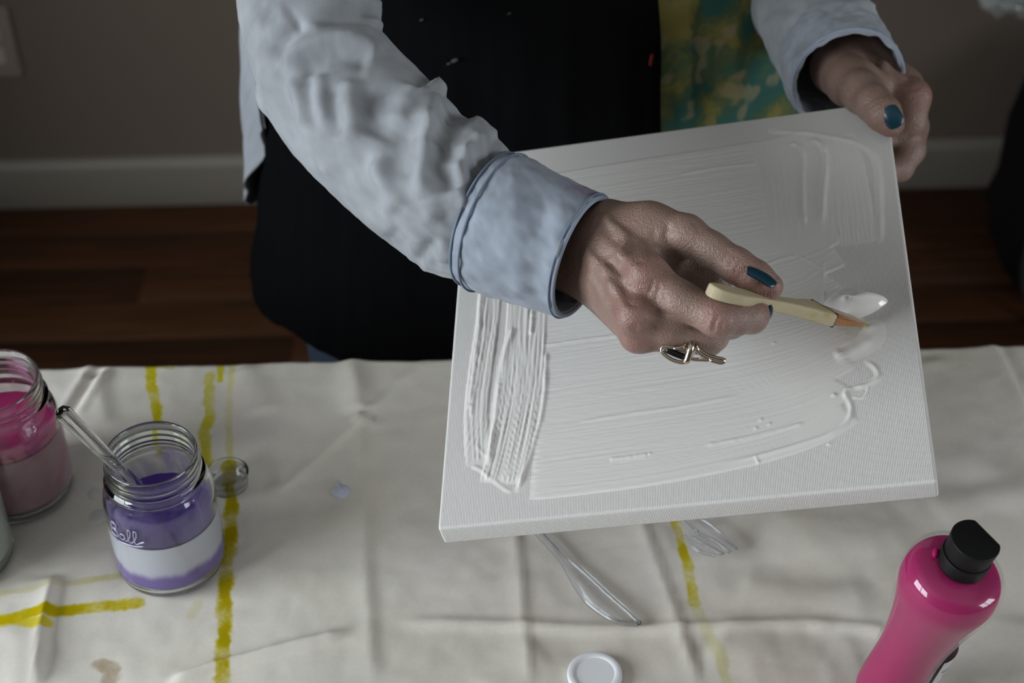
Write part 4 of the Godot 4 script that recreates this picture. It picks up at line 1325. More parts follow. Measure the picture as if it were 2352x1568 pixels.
func person() -> void:
	var feet := Vector3(0.0, 0.0, -1.335)
	var root := thing("person", "person in faded denim shirt and black apron brushing gel on the white canvas", "person", feet)
	# ---- body: one surface
	add_skin(body_field())
	add_skin(left_hand_field())
	add_skin(right_hand_field())
	relief()
	var body := wpart("body", raw_mesh(skin_points, skin_index, PackedVector2Array(), skin_colors()), M.skin, root, feet)
	nail(body, Vector3.ZERO, Vector3(0.1488, 1.0230, -0.8352), Vector3(0.1571, 1.0172, -0.8348) - Vector3(0.1419, 1.0241, -0.8408), Vector3(0.10, 0.92, -0.18), 0.0165, 0.0135, 0.0092)
	nail(body, Vector3.ZERO, Vector3(0.1551, 0.9996, -0.8268), Vector3(0.1557, 0.9961, -0.8377) - Vector3(0.1507, 1.0014, -0.8211), Vector3(0.1608, 1.0002, -0.8226) - Vector3(0.1491, 0.9981, -0.8315), 0.0095, 0.0100, 0.0080)
	nail(body, Vector3.ZERO, Vector3(0.2625, 0.9950, -1.0348), Vector3(0.2654, 0.9916, -1.0272) - Vector3(0.2580, 1.0011, -1.0355), Vector3(0.2547, 1.0201, -0.9990) - Vector3(0.2636, 0.9880, -1.0453), 0.0135, 0.0140, 0.0105)
	# eyes turned down to the work, and the mouth
	for s in [-1, 1]:
		var ball := wpart("eye", lathe([Vector2(0.0001, -0.011), Vector2(0.0065, -0.0088), Vector2(0.0102, -0.004), Vector2(0.011, 0.0), Vector2(0.0102, 0.004), Vector2(0.0065, 0.0088), Vector2(0.0001, 0.011)], 20), mat(Color(0.85, 0.83, 0.80), 0.2), root, feet)
		ball.position += Vector3(0.01 + s * 0.030, 1.536, -1.0600)
		wpart("iris", tube([Vector3(0.01 + s * 0.030, 1.5315, -1.0505), Vector3(0.01 + s * 0.030, 1.531, -1.0495)], [0.0042], 14), mat(Color(0.10, 0.07, 0.05), 0.15), root, feet)
	wpart("mouth", tube(smooth_path([Vector3(-0.012, 1.468, -1.055), Vector3(0.0, 1.4665, -1.0505), Vector3(0.01, 1.4675, -1.0495), Vector3(0.02, 1.4665, -1.0505), Vector3(0.032, 1.468, -1.055)], 4), [0.0042], 10), mat(Color(0.50, 0.28, 0.26), 0.5), root, feet)
	# hair
	var hf := Field.new(Vector3(-0.13, 1.36, -1.30), Vector3(0.15, 1.68, -1.02), 0.008)
	hf.bone(Vector3(0.01, 1.572, -1.155), Vector3(0.01, 1.550, -1.175), 0.088, 0.086, 0.02)
	hf.bone(Vector3(0.01, 1.53, -1.205), Vector3(0.01, 1.42, -1.225), 0.055, 0.030, 0.03)
	hf.bone(Vector3(0.01, 1.515, -1.055), Vector3(0.01, 1.45, -1.04), 0.062, 0.07, 0.02, true)
	var hp := hf.mesh_into(PackedVector3Array(), PackedInt32Array())
	wpart("hair", raw_mesh(hp[0], hp[1]), M.hair, root, feet)
	# ---- jeans and shoes
	var jeans := Node3D.new()
	jeans.name = "jeans"
	root.add_child(jeans)
	for s in [-1, 1]:
		var leg := smooth_path([Vector3(s * 0.075, 0.86, -1.335), Vector3(s * 0.095, 0.66, -1.33), Vector3(s * 0.108, 0.50, -1.325), Vector3(s * 0.112, 0.28, -1.345), Vector3(s * 0.114, 0.06, -1.365)], 6)
		wpart("trouser_leg", tube(leg, smooth_values([0.112, 0.104, 0.086, 0.076, 0.070], 6), 32, false), M.jeans, jeans, feet)
		wpart("shoe", tube([Vector3(s * 0.112, 0.045, -1.41), Vector3(s * 0.115, 0.045, -1.34), Vector3(s * 0.122, 0.036, -1.24), Vector3(s * 0.125, 0.032, -1.19)], [0.042, 0.046, 0.044, 0.030], 20, true), M.shoe, root, feet)
	# ---- dyed tunic under the apron
	var tunic_low := func(_t: float) -> float: return 0.62
	var tn := wpart("tunic", shell(18, 150, tunic_low, 1.36, -0.003, 0.003, 0.006, 51, 120, 70, 0.042), M.dye, root, feet)
	tn.set_meta("label", "green, teal and yellow mottled dyed cloth")
	# ---- shirt: back and side panel, tail, sleeves with cuffs
	var shirt := Node3D.new()
	shirt.name = "shirt"
	root.add_child(shirt)
	shirt.set_meta("label", "faded light blue denim shirt")
	var tail := func(t: float) -> float:
		var a := t + 360.0 if t > 0 else t  # -70 .. -210
		return 0.86 - 0.15 * smoothstep(-60.0, -92.0, t) + 0.0 * a
	var sp := shell(-69, -205, tail, 1.38, 0.016, 0.003, 0.012, 53)
	var arr := sp.surface_get_arrays(0)
	arr[Mesh.ARRAY_COLOR] = denim_colors(arr[Mesh.ARRAY_VERTEX], Color(0.285, 0.305, 0.33), 66)
	var sp2 := ArrayMesh.new()
	sp2.add_surface_from_arrays(Mesh.PRIMITIVE_TRIANGLES, arr)
	wpart("shirt_body", sp2, M.denim, shirt, feet)
	var chest_low := func(_t: float) -> float: return 1.06
	var chest := shell(-72, 60, chest_low, 1.395, 0.001, 0.003, 0.002, 58)
	arr = chest.surface_get_arrays(0)
	arr[Mesh.ARRAY_COLOR] = denim_colors(arr[Mesh.ARRAY_VERTEX], Color(0.285, 0.305, 0.33), 67)
	var chest2 := ArrayMesh.new()
	chest2.add_surface_from_arrays(Mesh.PRIMITIVE_TRIANGLES, arr)
	wpart("shirt_front", chest2, M.denim, shirt, feet)
	var eye_axis := Vector3(0, 0.66, 0.75)
	# right sleeve
	var path := smooth_path([Vector3(-0.085, 1.388, -1.215), Vector3(-0.155, 1.35, -1.215), Vector3(-0.160, 1.22, -1.135), Vector3(-0.1368, 1.0795, -1.1327), Vector3(-0.1338, 1.0635, -1.0897), Vector3(-0.1276, 1.0481, -1.0525), Vector3(-0.1124, 1.0351, -1.0226), Vector3(-0.0883, 1.0254, -0.9903), Vector3(-0.0649, 1.0162, -0.9638), Vector3(-0.0397, 1.0088, -0.9401), Vector3(-0.0218, 1.0043, -0.9243), Vector3(-0.0114, 1.0030, -0.9179)], 12)
	var rad := smooth_values([0.050, 0.066, 0.056, 0.0490, 0.0478, 0.0453, 0.0484, 0.0487, 0.0480, 0.0481, 0.0444, 0.0356], 12)
	var d := 1.15
	var folds := [
		[[Vector3(-0.1314, 1.0668, -1.0396), Vector3(-0.1139, 1.0784, -1.0497), Vector3(-0.0938, 1.0813, -1.0522)], 0.010, 0.006],
		[[Vector3(-0.1490, 1.0520, -1.0267), Vector3(-0.1313, 1.0690, -1.0415), Vector3(-0.1026, 1.0728, -1.0448), Vector3(-0.0847, 1.0790, -1.0502)], 0.006, -0.006],
		[[Vector3(-0.1439, 1.0564, -1.0041), Vector3(-0.1238, 1.0709, -1.0167), Vector3(-0.1012, 1.0737, -1.0191), Vector3(-0.0762, 1.0648, -1.0113)], 0.007, 0.007],
		[[Vector3(-0.1299, 1.0541, -1.0020), Vector3(-0.1071, 1.0643, -1.0109), Vector3(-0.0847, 1.0618, -1.0087)], 0.008, -0.005],
		[[Vector3(-0.1583, 1.0461, -0.9951), Vector3(-0.1470, 1.0480, -0.9967), Vector3(-0.1402, 1.0394, -0.9893), Vector3(-0.1336, 1.0244, -0.9762)], 0.007, -0.005],
		[[Vector3(-0.1371, 1.0618, -0.9955), Vector3(-0.1319, 1.0491, -0.9844), Vector3(-0.1295, 1.0364, -0.9734)], 0.006, 0.005],
		[[Vector3(-0.1189, 1.0636, -0.9970), Vector3(-0.1179, 1.0509, -0.9860), Vector3(-0.1150, 1.0362, -0.9732)], 0.006, 0.005],
		[[Vector3(-0.1254, 1.0616, -0.9953), Vector3(-0.1241, 1.0489, -0.9843), Vector3(-0.1212, 1.0342, -0.9715)], 0.005, -0.004],
		[[Vector3(-0.0973, 1.0655, -0.9855), Vector3(-0.0982, 1.0541, -0.9755), Vector3(-0.0966, 1.0415, -0.9646), Vector3(-0.0994, 1.0312, -0.9556)], 0.007, 0.006],
		[[Vector3(-0.1071, 1.0626, -0.9829), Vector3(-0.1074, 1.0501, -0.9720), Vector3(-0.1051, 1.0375, -0.9611)], 0.006, -0.004],
		[[Vector3(-0.0823, 1.0677, -0.9741), Vector3(-0.0805, 1.0552, -0.9633), Vector3(-0.0864, 1.0429, -0.9526)], 0.012, -0.006],
		[[Vector3(-0.0550, 1.0727, -0.9652), Vector3(-0.0634, 1.0646, -0.9582), Vector3(-0.0705, 1.0545, -0.9494)], 0.008, 0.006],
		[[Vector3(-0.0429, 1.0694, -0.9624), Vector3(-0.0486, 1.0603, -0.9544), Vector3(-0.0516, 1.0521, -0.9473)], 0.008, 0.007],
		[[Vector3(-0.0337, 1.0596, -0.9538), Vector3(-0.0394, 1.0519, -0.9472), Vector3(-0.0423, 1.0428, -0.9392)], 0.008, -0.006],
		[[Vector3(-0.0459, 1.0598, -0.9540), Vector3(-0.0490, 1.0460, -0.9420), Vector3(-0.0522, 1.0317, -0.9295), Vector3(-0.0499, 1.0173, -0.9170)], 0.006, 0.007],
		[[Vector3(-0.0637, 1.0544, -0.9493), Vector3(-0.0668, 1.0422, -0.9387), Vector3(-0.0645, 1.0278, -0.9262)], 0.010, -0.005],
		[[Vector3(-0.0095, 1.0531, -0.9349), Vector3(-0.0231, 1.0482, -0.9307), Vector3(-0.0288, 1.0392, -0.9228), Vector3(-0.0265, 1.0269, -0.9122), Vector3(-0.0187, 1.0167, -0.9032)], 0.006, 0.007],
		[[Vector3(-0.0016, 1.0478, -0.9304), Vector3(-0.0139, 1.0430, -0.9261), Vector3(-0.0195, 1.0349, -0.9191), Vector3(-0.0172, 1.0227, -0.9085)], 0.008, -0.006],
		[[Vector3(-0.0392, 1.0515, -0.9336), Vector3(-0.0369, 1.0373, -0.9212), Vector3(-0.0345, 1.0271, -0.9123)], 0.008, -0.005],
		[[Vector3(-0.0494, 1.0253, -0.9108), Vector3(-0.0430, 1.0150, -0.9018), Vector3(-0.0296, 1.0118, -0.8990), Vector3(-0.0175, 1.0126, -0.8997)], 0.007, 0.006],
		[[Vector3(-0.0456, 1.0171, -0.9036), Vector3(-0.0352, 1.0068, -0.8947), Vector3(-0.0231, 1.0045, -0.8927)], 0.009, -0.005],
		[[Vector3(-0.1123, 1.0251, -0.9504), Vector3(-0.0926, 1.0162, -0.9293), Vector3(-0.0734, 1.0033, -0.9049), Vector3(-0.0655, 0.9960, -0.8986)], 0.007, -0.005],
		[[Vector3(-0.1233, 1.0295, -0.9541), Vector3(-0.1007, 1.0225, -0.9348), Vector3(-0.0813, 1.0117, -0.9122), Vector3(-0.0628, 0.9929, -0.8959)], 0.006, 0.004],
		[[Vector3(-0.0839, 1.0325, -0.9436), Vector3(-0.0781, 1.0260, -0.9246), Vector3(-0.0677, 1.0135, -0.9137)], 0.007, 0.005],
		[[Vector3(-0.0920, 1.0368, -0.9473), Vector3(-0.0862, 1.0282, -0.9265), Vector3(-0.0757, 1.0157, -0.9156)], 0.006, -0.004],
		[[Vector3(-0.0461, 1.0009, -0.8895), Vector3(-0.0327, 0.9986, -0.8876), Vector3(-0.0209, 0.9883, -0.8786)], 0.008, 0.005],
		[[Vector3(-0.0567, 1.0051, -0.8932), Vector3(-0.0436, 0.9947, -0.8842), Vector3(-0.0302, 0.9925, -0.8822)], 0.007, -0.005],
		[[Vector3(-0.0166, 0.9963, -0.8856), Vector3(-0.0235, 0.9924, -0.8821), Vector3(-0.0331, 0.9864, -0.8770)], 0.006, 0.004],
		[[Vector3(-0.0879, 1.0876, -1.0577), Vector3(-0.0865, 1.0790, -1.0502), Vector3(-0.0884, 1.0704, -1.0427)], 0.016, 0.006],
		[[Vector3(-0.0495, 1.0571, -0.9914), Vector3(-0.0459, 1.0550, -0.9895), Vector3(-0.0432, 1.0513, -0.9864)], 0.010, 0.008],
		[[Vector3(-0.0358, 1.0447, -0.9673), Vector3(-0.0329, 1.0484, -0.9706), Vector3(-0.0298, 1.0521, -0.9738)], 0.008, -0.007],
		[[Vector3(-0.0230, 1.0538, -0.9621), Vector3(-0.0122, 1.0499, -0.9587), Vector3(-0.0041, 1.0444, -0.9539)], 0.012, 0.005],
		[[Vector3(-0.1749, 1.0350, -1.0385), Vector3(-0.1676, 1.0367, -1.0399), Vector3(-0.1603, 1.0370, -1.0402)], 0.010, -0.006],
		[[Vector3(-0.0795, 0.9973, -0.9129), Vector3(-0.0729, 0.9900, -0.9066), Vector3(-0.0676, 0.9847, -0.9020)], 0.010, -0.005],
		[[Vector3(-0.0580, 0.9825, -0.9000), Vector3(-0.0473, 0.9761, -0.8945), Vector3(-0.0337, 0.9717, -0.8907)], 0.014, 0.005],
		[[Vector3(-0.1654, 1.0612, -1.0612), Vector3(-0.1511, 1.0544, -1.0553), Vector3(-0.1364, 1.0607, -1.0608)], 0.010, 0.004],
		[[Vector3(-0.1557, 1.0554, -1.0429), Vector3(-0.1606, 1.0458, -1.0213), Vector3(-0.1541, 1.0340, -0.9978)], 0.008, 0.004],
	]
	wpart("sleeve", sleeve_mesh(path, rad, 150, folds, eye_axis, 71, Color(0.275, 0.290, 0.305), 0.0, Vector3.INF, 0.0008, 0.0022), M.denim, shirt, feet)
	# right cuff
	var cpath := smooth_path([Vector3(-0.0147, 1.0029, -0.9204), Vector3(-0.0027, 1.0020, -0.9130), Vector3(0.0107, 1.0013, -0.9045), Vector3(0.0281, 1.0000, -0.8940), Vector3(0.0446, 0.9992, -0.8841)], 8)
	var crad := smooth_values([0.0438, 0.0453, 0.0434, 0.0416, 0.0394], 8)
	var cf := [
		[[Vector3(0.0061, 1.0424, -0.9124), Vector3(0.0030, 1.0284, -0.9002), Vector3(0.0052, 1.0142, -0.8879)], 0.006, 0.0022],
		[[Vector3(0.0219, 1.0361, -0.9069), Vector3(0.0188, 1.0221, -0.8947), Vector3(0.0144, 1.0101, -0.8843)], 0.007, -0.002],
		[[Vector3(0.0346, 1.0338, -0.8917), Vector3(0.0289, 1.0200, -0.8796), Vector3(0.0259, 1.0080, -0.8693)], 0.006, 0.002],
		[[Vector3(-0.0029, 1.0104, -0.8845), Vector3(0.0048, 1.0002, -0.8757), Vector3(0.0070, 0.9860, -0.8634)], 0.006, 0.002],
		[[Vector3(0.0155, 1.0020, -0.8772), Vector3(0.0126, 0.9940, -0.8703), Vector3(0.0176, 0.9818, -0.8597)], 0.006, -0.002],
	]
	wpart("cuff", sleeve_mesh(cpath, crad, 120, cf, eye_axis, 77, Color(0.262, 0.292, 0.338), 0.0032, Vector3(0.0490, 1.0280, -0.9025), 0.0018), M.denim, shirt, feet)
	# stitched seams and the bound edge: rings round the cuff
	var cfr := frames(cpath, Vector3(0.2, 0.7, 0.7))
	for s in [[1, 0.0010, M.thread, "stitching", 0.0003], [5, 0.0008, M.thread, "stitching", 0.0010], [31, 0.0006, M.thread, "stitching", 0.0010], [32, 0.0018, M.hem, "binding", -0.0012]]:
		var ringp := []
		for k in 73:
			var a := TAU * k / 72
			ringp.append(cpath[s[0]] + (cfr[s[0]][1] * cos(a) + cfr[s[0]][2] * sin(a)) * (crad[s[0]] + s[4]))
		var o := wpart(s[3], tube(ringp, [s[1]], 8, false), s[2], shirt, feet)
		o.set_meta("label", "darker blue seam")
	# left sleeve and cuff
	var lp := smooth_path([Vector3(0.085, 1.388, -1.215), Vector3(0.158, 1.35, -1.22), Vector3(0.215, 1.20, -1.28), Vector3(0.228, 1.09, -1.325), Vector3(0.2359, 0.9621, -1.2865), Vector3(0.2369, 0.9619, -1.2333), Vector3(0.2414, 0.9618, -1.1921), Vector3(0.2454, 0.9623, -1.1634)], 10)
	var lr := smooth_values([0.050, 0.066, 0.056, 0.050, 0.046, 0.0425, 0.0425, 0.0415], 10)
	var lf := [
		[[Vector3(0.2002, 0.9653, -1.2164), Vector3(0.2167, 0.9631, -1.1879), Vector3(0.2331, 0.9759, -1.1725)], 0.008, 0.004],
		[[Vector3(0.2268, 0.9703, -1.1942), Vector3(0.2435, 0.9800, -1.2026), Vector3(0.2633, 0.9834, -1.2055)], 0.006, -0.005],
		[[Vector3(0.2398, 0.9831, -1.1788), Vector3(0.2594, 0.9901, -1.1849), Vector3(0.2755, 0.9874, -1.1825)], 0.006, 0.005],
		[[Vector3(0.2069, 0.9665, -1.1644), Vector3(0.2162, 0.9541, -1.1537), Vector3(0.2207, 0.9418, -1.1430)], 0.008, 0.004],
	]
	wpart("sleeve", sleeve_mesh(lp, lr, 110, lf, eye_axis, 83, Color(0.33, 0.35, 0.37)), M.denim, shirt, feet)
	var lcp := smooth_path([Vector3(0.2437, 0.9625, -1.1742), Vector3(0.2459, 0.9621, -1.1579), Vector3(0.2479, 0.9639, -1.1383), Vector3(0.2490, 0.9657, -1.1239)], 8)
	var lcr := smooth_values([0.0420, 0.0428, 0.0420, 0.0408], 8)
	wpart("cuff", sleeve_mesh(lcp, lcr, 110, [], eye_axis, 89, Color(0.300, 0.325, 0.360), 0.003, Vector3.INF, 0.003), M.denim, shirt, feet)
	var lfr := frames(lcp, Vector3(0.2, 0.7, 0.7))
	for s in [[23, 0.0014]]:
		var ringp := []
		for k in 61:
			var a := TAU * k / 60
			ringp.append(lcp[s[0]] + (lfr[s[0]][1] * cos(a) + lfr[s[0]][2] * sin(a)) * lcr[s[0]])
		wpart("binding", tube(ringp, [s[1]], 8, false), M.hem, shirt, feet)
	# ---- apron
	var hem := func(t: float) -> float:
		return 0.632 + 0.004 * sin(t * 0.2)
	var ap := Node3D.new()
	ap.name = "apron"
	root.add_child(ap)
	ap.set_meta("label", "plain black apron with a few paint specks")
	wpart("apron_front", shell(-112, 33, hem, 1.30, 0.009, 0.0025, 0.003, 57, 150, 80), M.apron, ap, feet)
	for s in [[1040, 155, 0.0026], [1028, 162, 0.0014], [965, 65, 0.0014], [1168, 42, 0.0012]]:
		var y0: Vector3 = {1040: Vector3(-0.0400, 0.9505, -1.1790), 1028: Vector3(-0.0441, 0.9479, -1.1790), 965: Vector3(-0.0632, 0.9822, -1.1840), 1168: Vector3(0.0029, 0.9903, -1.1820)}[s[0]]
		var th := asin(clampf((y0.x - body_cx(y0.y)) / (body_ab(y0.y).x + 0.013), -1, 1))
		var at := Vector3(y0.x, y0.y, body_cz(y0.y) + (body_ab(y0.y).y + 0.0125) * cos(th))
		wpart("paint_speck", tube([at, at + Vector3(s[2], s[2] * 0.5, 0)], [s[2] * 0.6], 8), M.speck, ap, feet)
	var rs := Vector3(0.1117, 0.9344, -1.1900)
	var rth := asin(clampf((rs.x - body_cx(rs.y)) / (body_ab(rs.y).x + 0.013), -1, 1))
	rs.z = body_cz(rs.y) + (body_ab(rs.y).y + 0.0125) * cos(rth)
	wpart("paint_speck", tube([rs, rs + Vector3(0.001, 0.008, 0)], [0.0016], 8), M.speck_red, ap, feet)


# ------------------------------------------------------------------ brush held between thumb and fingers
func brush() -> void:
	var tip := Vector3(0.2220, 0.9423, -0.8838)
	var grip := Vector3(0.1465, 1.0053, -0.8311)
	var a := (tip - grip).normalized()
	var wide := Vector3(0.2032, 0.9665, -0.8597) - Vector3(0.1883, 0.9649, -0.8777)
	wide = (wide - a * wide.dot(a)).normalized()
	var nf := a.cross(wide).normalized()
	if nf.y < 0:
		nf = -nf
	wide = nf.cross(-a)
	var root := thing("paint_brush", "flat paint brush with a pale wooden handle and amber bristles, pinched in the hand", "brush", tip)
	root.basis = Basis(wide, nf, -a)  # local z runs back along the handle, y out of the flat side
	# handle: outline by distance from the tip
	var zs := [0.0450, 0.0450, 0.0455, 0.050, 0.056, 0.064, 0.078, 0.095, 0.115, 0.130, 0.142, 0.150, 0.1555, 0.158, 0.158]
	var ws := [0.0001, 0.0112, 0.0118, 0.0118, 0.0108, 0.0084, 0.0068, 0.0058, 0.0068, 0.0082, 0.0088, 0.0080, 0.0056, 0.0020, 0.0001]
	var ts := [0.0001, 0.0040, 0.0046, 0.0046, 0.0045, 0.0043, 0.0041, 0.0039, 0.0037, 0.0036, 0.0036, 0.0036, 0.0036, 0.0034, 0.0001]
	var p := PackedVector3Array()
	var col := PackedColorArray()
	var n := FastNoiseLite.new()
	n.seed = 91
	n.frequency = 1.0
	var seg := 28
	zs = smooth_values(zs, 3)
	ws = smooth_values(ws, 3)
	ts = smooth_values(ts, 3)
	for i in zs.size():
		for k in seg:
			var t := TAU * k / seg
			# a flat bar with rounded edges
			var c := signf(cos(t)) * pow(absf(cos(t)), 0.35)
			var s := signf(sin(t)) * pow(absf(sin(t)), 0.35)
			p.append(Vector3(c * ws[i], s * ts[i], zs[i]))
			var g := 1.0 + 0.10 * n.get_noise_3d(c * 3.0 + 9.0, s, zs[i] * 60.0) + 0.08 * n.get_noise_3d(c * 14.0, s * 2.0, zs[i] * 25.0)
			var wood := Color(0.44, 0.37, 0.235) * g
			# yellow paint dried on the wood
			var y := smoothstep(0.0, 0.25, n.get_noise_3d(c * 1.5, s * 1.5, zs[i] * 55.0) - 0.05 + 0.45 * smoothstep(0.05, 0.03, zs[i]))
			wood = wood.lerp(Color(0.34, 0.27, 0.02), 0.65 * y * smoothstep(0.085, 0.06, zs[i]))
			wood.a = 1.0
			col.append(wood)
	for e in [0, zs.size() - 1]:
		pass
	var hm := mat(Color(1, 1, 1), 0.6, 0.4)
	hm.vertex_color_use_as_albedo = true
	mi("handle", grid_mesh(p, seg, true, false, col), hm, root)
	# dark glue line between wood and bristles, then the bristles
	mi("glue_line", rounded_box(Vector3(0.0230, 0.0094, 0.0024), 0.0010), mat(Color(0.05, 0.04, 0.03), 0.5), root).position = Vector3(0, 0, 0.0440)
	var br := mat(Color(1, 1, 1), 0.25, 0.6)
	br.vertex_color_use_as_albedo = true
	var bp := PackedVector3Array()
	var bc := PackedColorArray()
	for i in 15:
		var u := float(i) / 14
		for k in 48:
			var t := TAU * k / 48
			var c := signf(cos(t)) * pow(absf(cos(t)), 0.5)
			var s := signf(sin(t)) * pow(absf(sin(t)), 0.5)
			var rid := 1.0 + 0.07 * sin(k * 2.6)
			bp.append(Vector3(c * lerpf(0.0112, 0.0080, u * u) * (1.0 if u < 0.99 else 0.8), s * lerpf(0.0040, 0.0008, u) * rid, lerpf(0.0435, 0.0, u) + 0.0015 * sin(k * 1.9) * u))
			var q := Color(0.30, 0.115, 0.03).lerp(Color(0.36, 0.29, 0.045), smoothstep(0.72, 0.95, u))
			q = q * (1.0 + 0.25 * n.get_noise_2d(k * 3.3, u * 2.0))
			q.a = 1
			bc.append(q)
	var bristles := mi("bristles", grid_mesh(bp, 48, true, true, bc), br, root)
	bristles.set_meta("label", "wet amber bristles")


# ------------------------------------------------------------------ ring
func ring() -> void:
	var m := mat(Color(0.78, 0.74, 0.68), 0.16)
	m.metallic = 1.0
	var at := Vector3(0.1082, 0.9820, -0.8234)
	var root := thing("finger_ring", "silver ring with open wing-shaped loops on the curled finger below the brush hand", "ring", at)
	var dir := (Vector3(0.1176, 0.9811, -0.8233) - Vector3(0.0973, 0.9833, -0.8239)).normalized()
	var side := dir.cross(Vector3.UP).normalized()
	var up := side.cross(dir).normalized()
	var band := []
	for k in 49:
		var t := TAU * k / 48
		band.append(at + (side * cos(t) + up * sin(t)) * 0.0092)
	wpart("band", tube(band, [0.0012], 10, false, dir), m, root, at)
	var d := 1.082
	# two loops like leaves and the tails that run out of them
	var loops := [
		[[Vector3(0.1069, 0.9855, -0.8112), Vector3(0.0987, 0.9860, -0.8117), Vector3(0.0916, 0.9862, -0.8132), Vector3(0.0886, 0.9849, -0.8133), Vector3(0.0895, 0.9825, -0.8113), Vector3(0.0948, 0.9802, -0.8079), Vector3(0.1016, 0.9797, -0.8062), Vector3(0.1042, 0.9831, -0.8078), Vector3(0.1069, 0.9855, -0.8112)], 0.0013],
		[[Vector3(0.1064, 0.9859, -0.8116), Vector3(0.1089, 0.9861, -0.8104), Vector3(0.1119, 0.9835, -0.8082), Vector3(0.1161, 0.9807, -0.8070), Vector3(0.1114, 0.9807, -0.8071), Vector3(0.1058, 0.9812, -0.8075), Vector3(0.1042, 0.9837, -0.8083), Vector3(0.1064, 0.9859, -0.8116)], 0.0012],
		[[Vector3(0.1093, 0.9878, -0.8159), Vector3(0.1104, 0.9865, -0.8107), Vector3(0.1145, 0.9835, -0.8082), Vector3(0.1205, 0.9814, -0.8076), Vector3(0.1252, 0.9796, -0.8075), Vector3(0.1233, 0.9785, -0.8065), Vector3(0.1179, 0.9802, -0.8067)], 0.0014],
		[[Vector3(0.1034, 0.9895, -0.8173), Vector3(0.1024, 0.9883, -0.8136), Vector3(0.1002, 0.9872, -0.8114), Vector3(0.0961, 0.9860, -0.8117)], 0.0012],
		[[Vector3(0.1061, 0.9895, -0.8160), Vector3(0.1058, 0.9882, -0.8109), Vector3(0.1046, 0.9853, -0.8084), Vector3(0.1031, 0.9811, -0.8061)], 0.0022],
	]
	for l in loops:
		wpart("wing_loop", tube(smooth_path(l[0], 5), [l[1]], 10), m, root, at)
	var dark := mat(Color(0.05, 0.045, 0.045), 0.3)
	wpart("dark_inlay", tube(smooth_path([Vector3(0.0922, 0.9837, -0.8130), Vector3(0.0963, 0.9821, -0.8116), Vector3(0.1019, 0.9804, -0.8101)], 4), [0.0020], 10, true, Vector3(0, 0.66, 0.75), 1.0), dark, root, at)


# ------------------------------------------------------------------ jars
func jar_profile(h: float, r: float) -> Array:
	# outside from the base up, over the lip and down the inside
	var o := [Vector2(0.0001, 0.004), Vector2(0.6, 0.004), Vector2(0.74, 0.0), Vector2(0.86, 0.004), Vector2(0.95, 0.022), Vector2(0.99, 0.055), Vector2(1.0, 0.10), Vector2(1.0, 0.60), Vector2(0.99, 0.66), Vector2(0.955, 0.715), Vector2(0.90, 0.755), Vector2(0.865, 0.775), Vector2(0.855, 0.79), Vector2(0.885, 0.80), Vector2(0.905, 0.812), Vector2(0.885, 0.825), Vector2(0.835, 0.835), Vector2(0.83, 0.85), Vector2(0.855, 0.862), Vector2(0.855, 0.872), Vector2(0.83, 0.885), Vector2(0.83, 0.90), Vector2(0.855, 0.912), Vector2(0.855, 0.922), Vector2(0.83, 0.935), Vector2(0.83, 0.965), Vector2(0.825, 0.985), Vector2(0.81, 0.997), Vector2(0.79, 1.0), Vector2(0.768, 0.993), Vector2(0.757, 0.975), Vector2(0.752, 0.90), Vector2(0.752, 0.82), Vector2(0.79, 0.765), Vector2(0.87, 0.71), Vector2(0.918, 0.66), Vector2(0.93, 0.60), Vector2(0.93, 0.10), Vector2(0.90, 0.06), Vector2(0.80, 0.045), Vector2(0.0001, 0.045)]
	var out := []
	for q in o:
		out.append(Vector2(q.x * r, q.y * h))
	return out


